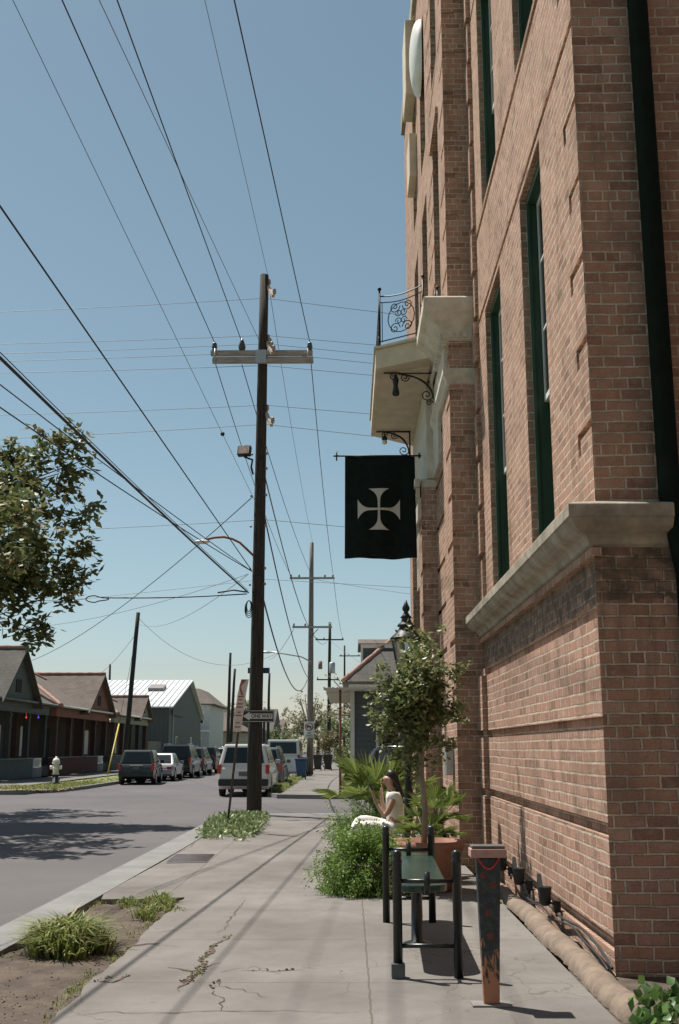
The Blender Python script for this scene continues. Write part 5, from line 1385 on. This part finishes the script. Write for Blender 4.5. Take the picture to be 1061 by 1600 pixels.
PT = {k: paint_mat('paint_'+k, c, metal=m_) for k, (c, m_) in dict(white=((.62,.61,.58),0), dgreen=((.012,.02,.018),0), silver=((.32,.33,.34),.4), black=((.012,.012,.014),0), dgrey=((.05,.055,.06),.3), grey=((.14,.16,.17),.4), blue=((.02,.04,.08),.2), van=((.66,.66,.64),0)).items()}
RZ = -.13+.07
t = vehicle('white boxy SUV seen from behind, parked right beyond the corner pole', 'car', (-3.78,42.3,-.13), .0, PT['white'], 4.8, 1.92, 1.84, 'suv', True)
lx_ = [c for c in t.children if c.name.startswith('bumper')]
t2 = vehicle('grey SUV parked between the white SUV and the white van', 'car', (-3.72,49.2,-.13), 0, PT['grey'], 4.7, 1.88, 1.72, 'suv')
t3 = vehicle('white delivery van beyond the blue bin, seen from behind', 'van', (-3.75,66,-.13), 0, PT['van'], 5.8, 2.0, 2.15, 'van', name='parked_van', group=None)
vehicle('dark rounded wagon nearest on the left kerb, with a bright chrome rear bar', 'car', (-10.15,54.5,-.13), .07, PT['dgreen'], 4.3, 1.74, 1.6, 'wagon')
vehicle('silver sedan on the left kerb behind the dark rounded wagon', 'car', (-10.05,60.0,-.13), .02, PT['silver'], 4.6, 1.8, 1.42, 'sedan')
vehicle('black SUV on the left kerb with the sun glaring on its rear window', 'car', (-9.9,65.6,-.13), 0, PT['black'], 4.8, 1.92, 1.86, 'suv')
vehicle('dark grey car on the left kerb just past the black SUV', 'car', (-9.85,71.2,-.13), 0, PT['dgrey'], 4.6, 1.85, 1.72, 'wagon')
vehicle('dark SUV last in the left kerb row, beyond the dark grey car', 'car', (-9.8,76.8,-.13), 0, PT['black'], 4.7, 1.9, 1.75, 'suv')
vehicle('white SUV turned across the far left of the street', 'car', (-11.6,98,-.13), 1.2, PT['white'], 4.6, 1.85, 1.68, 'suv')
vehicle('small dark blue car left of the two close poles in the distance', 'car', (-9.3,94,-.13), .05, PT['blue'], 4.4, 1.8, 1.5, 'sedan')
vehicle('dark car with a pale sloping windscreen parked right of the side street behind the palms', 'car', (2.80,36.6,-.13), -pi/2+.03, PT['dgrey'], 4.6, 1.85, 1.7, 'suv', glass=M_glass_l)

# wheelie bins
def bin_(label, loc, m_, rz=0, s=1):
    t = thing('wheelie_bin', label, 'bin', loc, 0, 'wheelie bins by the kerb'); x, y, z = loc
    vs = []
    for zz, h in ((.08,.21),(.95,.30)):
        vs += [(x-h*s,y-h*s,z+zz*s),(x+h*s,y-h*s,z+zz*s),(x+h*s,y+h*s,z+zz*s),(x-h*s,y+h*s,z+zz*s)]
    MB().add(vs, [(0,3,2,1),(4,5,6,7),(0,1,5,4),(1,2,6,5),(2,3,7,6),(3,0,4,7)]).build('bin_body', m_, t, bevel=.03)
    MB().box(x-.33*s, x+.33*s, y-.34*s, y+.34*s, z+.952*s, z+1.04*s).build('lid', m_, t, bevel=.03)
    for sx in (-1,1): MB().lathe([(.1*s,-.03),(.1*s,.03)], (x+sx*.23*s,y-.2*s,z+.1*s), 12, 'x').build('wheel', M_tyre, t)
M_bblue = mat('bin_blue', (.03,.085,.18), .45, .1, 5); M_bblack = mat('bin_black', (.025,.026,.024), .5, .2, 5)
p = onz(471,1218); bin_('blue recycling bin with a lid standing on the kerb grass', (p.x-.05, 57.5, 0), M_bblue)
bin_('dark bin to the left of two, beyond the grey pole', (-2.2,78,0), M_bblack, 0, 1.05); bin_('dark bin to the right of two, beyond the grey pole', (-1.5,79,0), M_bblack, 0, 1.05)
bin_('black bin hidden beside the bumper of the white van', (-2.62,64,0), M_bblack)

# fire hydrant
hx, hy = -13.05, 49.6
Hy = thing('fire_hydrant', 'pale fire hydrant with a dark base standing on the left verge', 'fire hydrant', (hx, hy, 0))
MB().lathe([(.2,-.02),(.2,.06),(.13,.08),(.13,.42)], (hx,hy,0), 14).build('lower_barrel', mat('hydrant_dark', (.03,.03,.03), .6), Hy)
MB().lathe([(.16,.421),(.16,.46),(.13,.48),(.13,.86),(.18,.88),(.18,.93),(.15,.95)], (hx,hy,0), 14).build('barrel', mat('hydrant_white', (.58,.55,.47), .6, .15), Hy)
MB().lathe([(.17,.951),(.15,1.04),(.09,1.12),(.04,1.14),(.04,1.2)], (hx,hy,0), 14).build('bonnet', M_white, Hy)
for sx in (-1,1): MB().lathe([(.07,0),(.085,.1*1),(.085,.13),(.03,.15)] if sx > 0 else [(.03,-.15),(.085,-.13),(.085,-.1),(.07,0)], (hx+sx*.12,hy,.72), 10, 'x').build('nozzle', M_white, Hy)
MB().lathe([(.03,-.2),(.10,-.18),(.10,-.13),(.08,-.1)], (hx,hy,.68), 10, 'y').build('nozzle', M_white, Hy)
# yellow guy guard
g0_ = onz(171,1212); g0_ = Vector((-14.4, 69, 0)); g1 = at(186,1131,70.5)
g0_ = at(168,1212,66); g0_.z = 0
o = MB().tube([g0_, g1], .05, 6).build('guy_wire_guard', mat('guard_yellow', (.42,.34,.04), .5, .15)); tag(o, 'yellow plastic guy wire guard leaning beside the dark wagon', 'guard')
o = MB().tube([g1, at(216,975,68)], .012, 5).build('guy_wire', M_wire); tag(o, 'guy wire rising from the yellow guard to the slim leaning pole', 'wire')

# ------------------------------------------------------------------ bungalows on the left
def hip(mb, x0, x1, y0, y1, z0, z1, rx0, rx1, ry0, ry1, th=.12):
    v = [(x0,y0,z0),(x1,y0,z0),(x1,y1,z0),(x0,y1,z0),(rx0,ry0,z1),(rx1,ry0,z1),(rx1,ry1,z1),(rx0,ry1,z1)]
    v2 = [(a,b,c_-th) for a,b,c_ in v[:4]]
    mb.add(v+v2, [(0,1,5,4),(1,2,6,5),(2,3,7,6),(3,0,4,7),(4,5,6,7),(0,8,9,1),(1,9,10,2),(2,10,11,3),(3,11,8,0),(8,9,10,11)])
def ridge(mb, a, b, r=.13):
    a = Vector(a); b = Vector(b); n = max(2, int((b-a).length/.35)); mb.tube([a.lerp(b, i/n) for i in range(n+1)], [r*(1 if i % 2 else .8) for i in range(n+1)], 8)
def bungalow(label, y0, y1, wallm, fascia, gy0, gy1, gz, lowm, gface, roofm, apex=(-22.5, 7.6), cols=4):
    t = thing('bungalow', label, 'house', (-17, (y0+y1)/2, 0), 0, 'bungalows across the road')
    X0 = -17.0
    MB().box(-32, X0-2.2, y0+.3, y1-.3, 0, 4.0).build('wall', wallm, t)
    ez = 3.95
    # porch: low wall, floor, columns, dark opening, fascia
    MB().box(X0-2.19, X0-.02, y0+.3, y1-.3, 0, .5).build('porch_floor', M_kerb, t)
    lw = MB(); lw.box(X0-.2, X0+.02, y0+.2, y1-2.2, 0, .98); lw.build('porch_wall', lowm, t)
    MB().box(X0-.25, X0+.07, y0+.15, y1-2.15, .982, 1.05).build('coping', M_kerb, t)
    MB().box(X0-.2, X0+.15, y0-.05, y1+.05, 3.35, ez-.02).build('fascia', fascia, t)
    for i in range(cols):
        y = y0+.4+(y1-y0-.8)*i/(cols-1); c_ = MB(); c_.box(X0-.17, X0+.12, y-.16, y+.16, 1.055, 3.34); c_.box(X0-.21, X0+.16, y-.2, y+.2, 3.12, 3.24); c_.build('column', wallm, t)
    for i in range(3):
        y = y0+1.6+(y1-y0-3.2)*i/2
        if i == 1: dr = MB().box(X0-2.23, X0-2.19, y-.5, y+.5, .5, 2.8).build('door', M_dark, t)
        else:
            wf = MB().box(X0-2.24, X0-2.19, y-.55, y+.55, 1.1, 2.8).build('window', M_white, t); MB().box(X0-2.26, X0-2.238, y-.47, y+.47, 1.18, 2.72).build('pane', M_glass, wf)
    rf = MB(); ax_, az = apex; ym = (y0+y1)/2
    hip(rf, -33, X0+.45, y0-.2, y1+.2, ez, az, -28, ax_, ym-.1, ym+.1); ro = rf.build('roof', roofm, t)
    rg = MB(); ridge(rg, (ax_,ym,az), (X0+.45,y0-.2,ez)); ridge(rg, (ax_,ym,az), (X0+.45,y1+.2,ez)); ridge(rg, (ax_,ym,az), (-28,ym,az))
    gm2 = (gy0+gy1)/2; gx = X0+.35
    gv = [(gx,gy0,ez-.05),(gx,gy1,ez-.05),(gx,gm2,gz),(ax_-1,gy0,ez-.05),(ax_-1,gy1,ez-.05),(ax_-1,gm2,gz)]
    # gable roof slabs with thickness
    for a, b in ((0,2),(1,2)):
        A, B_, A2_, B2_ = gv[a], gv[b], gv[a+3], gv[b+3]
        rr = MB(); rr.add([(A[0]+.35,A[1]+(-.35 if a == 0 else .35),A[2]-.18),(B_[0]+.35,B_[1],B_[2]+.03),B2_,(A2_[0],A2_[1]+(-.35 if a == 0 else .35),A2_[2]-.18),
            (A[0]+.35,A[1]+(-.35 if a == 0 else .35),A[2]-.30),(B_[0]+.35,B_[1],B_[2]-.10),(B2_[0],B2_[1],B2_[2]-.13),(A2_[0],A2_[1]+(-.35 if a == 0 else .35),A2_[2]-.30)], [(0,1,2,3),(4,7,6,5),(0,4,5,1),(1,5,6,2),(2,6,7,3),(3,7,4,0)])
        rr.build('roof', roofm, t)
    gb_ = MB().add([gv[0],gv[1],(gv[2][0],gv[2][1],gz-.14),(gx-.15,gy0,ez-.05),(gx-.15,gy1,ez-.05),(gx-.15,gm2,gz-.14)], [(0,1,2),(3,5,4),(0,3,4,1),(1,4,5,2),(2,5,3,0)]); go = gb_.build('gable', gface, t)
    MB().box(gx+.002, gx+.03, gm2-.45, gm2+.45, ez+.35, ez+1.0).build('louvre', M_dark, go)
    ridge(rg, (gx+.35,gm2,gz+.06), (ax_-1,gm2,gz+.06)); rg.build('ridge_tiles', M_redbrown, ro)
    MB().tube([(X0+.52,y0-.1,ez-.04),(X0+.52,y1+.1,ez-.04)], .06, 6).build('gutter', M_white if wallm is M_brownw else M_kerb, t)
    rl_ = MB(); rl_.box(X0-.1, X0-.04, y1-2.1, y1-.3, .95, 1.02); rl_.box(X0-.1, X0-.04, y1-2.1, y1-.3, .52, .58)
    for i in range(12): rl_.box(X0-.09, X0-.05, y1-2.05+i*.15, y1-2.0+i*.15, .57, .96)
    rl_.build('railing', M_white, t)
    return t
M_grey_sid = siding('siding_grey', (.075,.08,.075)); M_red_sid = mat('red_brick', (.11,.035,.028), .9, .2, 6, bmp=.4); M_red_sid2 = siding('siding_red', (.20,.06,.042), .15)
M_beige = siding('siding_beige', (.26,.24,.19)); M_brownw = mat('brown_wall', (.065,.035,.025), .85, .25, 3)
bungalow('grey shingled bungalow with a wide front gable at the left edge', 51.5, 62.0, mat('wall_grey', (.05,.048,.044), .85, .2, 3), M_grey_sid, 52.2, 58.4, 6.5, mat('lowwall_grey', (.09,.10,.095), .9, .2, 3), M_grey_sid, M_shingle, (-22, 7.5), 4)
bungalow('red bungalow with a red gable between the grey and beige ones', 63.6, 77.4, M_brownw, M_red_sid2, 69.6, 77.2, 6.35, M_red_sid, M_red_sid2, M_shingle_b, (-22, 7.0), 5)
bungalow('brown roofed bungalow with a beige fascia behind the slim pole', 79.4, 92.6, M_brownw, M_beige, 87.0, 92.2, 5.6, M_grey_sid, M_beige, M_shingle_b, (-20.5, 6.1), 5)
for px, py, Y, c_, lb in ((41,1121,57.6,(.9,.08,.05),'tiny red light under the eave of the grey bungalow'),(60,1121,60.4,(.12,.12,.9),'tiny blue light under the eave of the grey bungalow'),(172,1124,78.3,(1,.75,.45),'tiny warm white light hanging at the end of the red bungalow porch')):
    m_, n_, b_ = nodes('glow'); b_.inputs['Base Color'].default_value = (*c_,1); b_.inputs['Emission Color'].default_value = (*c_,1); b_.inputs['Emission Strength'].default_value = .6
    q = at(px, py, Y); mb = MB(); mb.sphere(q, .05, 8, 6); mb.tube([q, (q.x,q.y,3.35)], .01, 4); tag(mb.build('porch_light', m_), lb, 'light', 'coloured lights on the porches')

fnc = thing('fence', 'grey boarded side fence closing the yard left of the warehouse', 'fence', (-16.8,96,0))
MB().box(-17, -16.85, 93, 99.5, 0, 2.1).build('boards', siding('fence_boards', (.14,.13,.11), .15, True), fnc)
# white roofed warehouse
Wh = thing('warehouse', 'dark grey metal warehouse with a bright white roof and small skylights', 'building', (-16.5,110,0))
wx0, wx1, wy0, wy1 = -34, -16.3, 100, 121.5; ym = 112; 
M_whs = siding('metal_siding', (.085,.095,.095), .4, True)
MB().prism([(wy0,0),(wy1,0),(wy1,4.8),(ym,8.05),(wy0,5.3)], 'x', wx0, wx1).build('wall', M_whs, Wh)
rf = MB()
for (a, za_, b, zb_) in ((wy0-.5,5.2,ym,8.3),(wy1+.4,4.72,ym,8.3)):
    rf.add([(wx0,a,za_),(wx1+.4,a,za_),(wx1+.4,b,zb_),(wx0,b,zb_),(wx0,a,za_-.12),(wx1+.4,a,za_-.12),(wx1+.4,b,zb_-.14),(wx0,b,zb_-.14)], [(0,1,2,3),(4,7,6,5),(0,4,5,1),(1,5,6,2),(2,6,7,3),(3,7,4,0)])
M_wroof = mat('white_roof', (.58,.59,.60), .4, .08, 1, bmp=.1, bscale=3)
ro = rf.build('roof', M_wroof, Wh)
sm_ = MB()
for i in range(34):
    x = wx0+.3+i*.53; sm_.tube([(x,wy0-.5,5.24),(x,ym,8.34)], .03, 4)
sm_.build('roof_seam', M_wroof, ro)
p = at(245,1076,107)
for x in (p.x, p.x-9.5): MB().obox((x,107.2,7.28), (.75,.9,.16), (.25,0,0)).build('skylight', mat('skylight', (.22,.20,.19), .5), ro, bevel=.03)
MB().box(-16.28, -16.2, 102, 102.15, 0, 5.1).build('downpipe', M_metal, Wh)
for y in (104.5, 114): 
    wf = MB().box(-16.3, -16.24, y-.45, y+.45, 1.5, 2.6).build('window', M_white, Wh); MB().box(-16.238, -16.22, y-.36, y+.36, 1.6, 2.5).build('pane', M_glass, wf)
MB().box(-16.3, -16.1, 101.0, 107.5, 4.5, 5.0).build('parapet', M_whs, Wh)
# white two storey house
H2 = thing('white_house', 'white two storey house with a brown hipped roof and arched lower window', 'house', (-17,131,0))
M_wsid = siding('siding_white', (.50,.51,.50), .2)
MB().box(-19.5, -15.9, 126, 140, 0, 6.4).build('wall', M_wsid, H2)
rf = MB(); hip(rf, -20, -15.4, 125.5, 140.5, 6.45, 8.3, -17.9, -17.5, 128.5, 137); rf.build('roof', M_shingle_b, H2)
for x, z0, z1 in ((-17.0,4.2,5.6),(-17.2,.8,2.6)):
    wf = MB().box(x-.45, x+.45, 125.93, 125.998, z0, z1).build('window', M_white, H2); MB().box(x-.36, x+.36, 125.9, 125.93, z0+.08, z1-.08).build('pane', M_glass, wf)
MB().box(-19.6, -15.8, 125.85, 125.998, 3.3, 3.55).build('trim', M_white, H2)
H3 = thing('tan_house', 'low tan house with a hipped roof seen behind the parked cars', 'house', (-14,150,0))
MB().box(-24, -14.3, 145, 163, 0, 3.6).build('wall', siding('siding_tan', (.34,.31,.25), .2), H3)
rf = MB(); hip(rf, -24.6, -13.6, 144.4, 163.6, 3.65, 6.3, -20, -18, 152, 156); rf.build('roof', M_shingle_b, H3)
for y in (148, 153, 158): wf = MB().box(-14.3, -14.24, y-.5, y+.5, 1, 2.6).build('window', M_white, H3); MB().box(-14.238, -14.21, y-.4, y+.4, 1.1, 2.5).build('pane', M_glass, wf)
H4 = thing('grey_roof_house', 'grey roofed house farther back, right of the thin dark pole', 'house', (-13,185,0))
MB().box(-24, -12.6, 178, 200, 0, 4.2).build('wall', siding('siding_blue', (.16,.19,.20), .2), H4)
MB().prism([(177.4,4.1),(200.6,4.1),(189,8.0)], 'x', -24.5, -12.2).build('roof', M_shingle, H4)
H5 = thing('pale_house', 'pale house wall low behind the one way sign', 'house', (-14,215,0))
MB().box(-26, -13, 210, 230, 0, 4).build('wall', M_wsid, H5); MB().prism([(209,4),(231,4),(220,7)], 'x', -26.5, -12.6).build('roof', M_shingle_b, H5)

# ------------------------------------------------------------------ house on the right beyond the side street
RH = thing('corner_house', 'blue grey clapboard corner house with an overhanging white awning and a dormer', 'house', (.1,41.5,0))
M_blsid = siding('siding_bluegrey', (.105,.125,.135), .2)
MB().box(.12, 12, 41.5, 56, -.02, 3.75).build('wall', M_blsid, RH)
MB().box(.04, .20, 41.42, 41.60, 0, 3.74).build('corner_board', M_white, RH)
MB().box(-.02, 12.2, 41.2, 56.2, 3.752, 3.9).build('eave', M_white, RH)
rf = MB(); hip(rf, -.25, 12.5, 41.0, 56.5, 4.0, 8.4, 4.6, 7.5, 47, 50, .1); ro = rf.build('roof', M_shingle, RH)
rg = MB(); ridge(rg, (-.25,41.0,4.02), (4.6,47,8.42), .09); rg.build('ridge_tiles', M_redbrown, ro)
# awning over the pavement
aw = MB(); aw.box(-.86, .03, 41.42, 51, 3.58, 3.72); aw.add([(-.86,37.0,3.55),(2.6,37.0,3.60),(2.6,41.4,3.72),(-.86,41.4,3.72),(-.86,37.0,3.49),(2.6,37.0,3.54),(2.6,41.4,3.66),(-.86,41.4,3.66)], [(0,1,2,3),(4,7,6,5),(0,4,5,1),(1,5,6,2),(2,6,7,3),(3,7,4,0)])
for i in range(24): x = -.84+i*.148; aw.tube([(x,36.98,3.56),(x,41.38,3.73)], .03, 5)
ao = aw.build('awning', mat('awning_cream', (.52,.50,.42), .6, .08, 3), RH)
MB().tube([(-.30,37.3,0),(-.30,37.3,3.5)], .045, 8).build('awning_post', M_rust, RH)
dx0, dx1 = at(566,1000,43).x, at(566,1000,43).x+2.6; dz1 = at(566,1008,43).z
dm = MB().box(dx0, dx1, 43, 47, 4.6, dz1); dm.build('dormer', M_blsid, RH)
tr_ = MB(); tr_.box(dx0-.06, dx0+.03, 42.95, 42.999, 4.6, dz1); tr_.box(dx0-.06, dx1, 42.93, 42.98, dz1-.12, dz1+.04); tr_.build('trim', M_white, RH)
MB().add([(dx0-.15,42.8,dz1+.05),(dx1+.2,42.8,dz1+.05),(dx1+.2,45,dz1+.42),(dx0-.15,45,dz1+.42),(dx0-.15,47,dz1+.05),(dx1+.2,47,dz1+.05)], [(0,1,2,3),(3,2,5,4),(0,3,4),(1,5,2),(0,4,5,1)]).build('dormer_roof', M_shingle_b, RH)
wf = MB().box(.055, .118, 46, 47.0, 1.0, 2.7).build('window', M_white, RH); MB().box(.04, .054, 46.1, 46.9, 1.1, 2.6).build('pane', M_glass, wf)
wf = MB().box(1.0, 1.9, 41.43, 41.498, 1.0, 2.8).build('window', M_white, RH); MB().box(1.08, 1.82, 41.41, 41.429, 1.08, 2.72).build('pane', M_glass, wf)
R2 = thing('roof_behind_house', 'small cream gabled house beyond the corner house', 'house', (.6,70,0)); R2.name = 'cream_house'
MB().box(.4, 9, 66, 80, 0, 5.0).build('wall', siding('siding_cream', (.42,.38,.30), .2), R2); MB().prism([(-.2,5.0),(9.6,5.0),(4.8,8.6)], 'y', 65.4, 80.6).build('roof', M_shingle_b, R2)
o = MB(); an = at(524,1100,69)
# ------------------------------------------------------------------ far greenery and an unseen tree added to block skylight
random.seed(77)
t = thing('added_shade_tree', 'broad tree added unseen behind the camera to block skylight from the near wall', 'tree', (-2.2,-5,0))
tr = MB(); tr.tube([(-2.2,-5,-.1),(-2.1,-5,2),(-1.9,-4.8,4.2)], [.34,.28,.22], 12); pts, cs = clump_points((1.0,-5.0,7.2), (6.5,5.2,2.6), 150, 6, .8, .1)
branches(tr, (-1.9,-4.8,4.0), cs[:40], .06, .02, 5); tr.build('trunk', mat('bark', (.1,.08,.06)), t)
lm = MB(); crown(lm, [p for p in pts if p.y < 1.2 and p.x < 2.9], 7, .5, .42, .22, .1); lm.build('crown', LM_dark, t, fix=False, uv=False)
# ---- far greenery
def tree(label, base, h, cr, cz, m_, nc, leaf, seed, name='broadleaf_tree', ni=5, sparse=1.0, bark=None):
    random.seed(seed); x, y = base
    t = thing(name, label, 'tree', (x,y,0), 0, 'trees further down the street')
    tr = MB(); tr.tube([(x,y,-.1),(x+.1,y,cz*.35),(x-.05,y,cz*.7)], [.035*h,.028*h,.022*h], 8)
    pts, cs = clump_points((x,y,cz), cr, nc, ni, min(cr)*.28, .35)
    branches(tr, (x-.05,y,cz*.65), cs[:30], .012*h, .004*h, 5); tr.build('trunk', bark or mat('bark', (.11,.085,.065)), t)
    lm = MB(); crown(lm, pts, 7, min(cr)*.13, leaf, leaf*.55, .1); lm.build('crown', m_, t, fix=False, uv=False)
tree('thin leaved spreading tree over the far pavement by the awning', (1.2,90), 9, (4.2,5,2.4), 5.6, LM_brown, 60, .24, 41)
tree('pale feathery tree far down the street between the poles', (-4.5,128), 9, (4.6,5,2.6), 5.0, LM_brown, 60, .32, 42, ni=4)
tree('round green tree low behind the grey pole', (-1.2,120), 6, (2.6,3,2.4), 3.2, LM_far, 55, .3, 43)
tree('green tree against the awning post in the distance', (.6,64), 4, (1.0,2,1.5), 1.7, LM_far, 40, .2, 44)
tree('bushy green tree behind the thin dark pole', (-9.0,150), 5, (2.6,3,2.0), 2.4, LM_far, 50, .34, 45)
tree('dark green treetop showing above the white house roof', (-16.2,175), 9, (3.4,4,3.0), 6.6, LM_far, 60, .4, 46)
tree('wide green tree closing the far end of the street', (-6.5,230), 12, (9,6,4.0), 5.0, LM_far, 90, .6, 47)
tree('rusty leaved tree far off at the end of the pavement', (2.5,150), 8, (4,4,3.0), 4.2, LM_far, 60, .4, 48)
def shrub(label, c, r, n, m_, leaf, seed):
    random.seed(seed); t = thing('shrub', label, 'shrub', (c[0],c[1],0), 0, 'shrubs further down the street')
    pts, cs = clump_points(c, r, n, 5, min(r)*.3, .2); lm = MB(); crown(lm, pts, 7, min(r)*.15, leaf, leaf*.55, .0); lm.build('foliage', m_, t, fix=False, uv=False)
    st = MB(); branches(st, (c[0],c[1],0), cs[:10], .03, .01, 5); st.build('stem', mat('bark', (.1,.08,.06)), t)
shrub('tall reddish green shrub above the dark bins', (-1.75,83,1.7), (1.1,1.2,1.5), 44, leaf_mat('leaf_red', (.12,.10,.05), (.20,.18,.08), .3, .6), .2, 51)
shrub('light green bush beside the far pavement', (-.7,88,1.0), (.7,1.5,.9), 30, LM_far, .2, 52)
shrub('dark bush at the corner house wall by the pavement edge', (-.0,58,.9), (.45,1.5,.9), 30, LM_far, .16, 53)
shrub('bright green bush low beyond the grey parked SUV', (-8.2,118,1.4), (1.7,1.5,1.3), 34, LM_far, .28, 54)
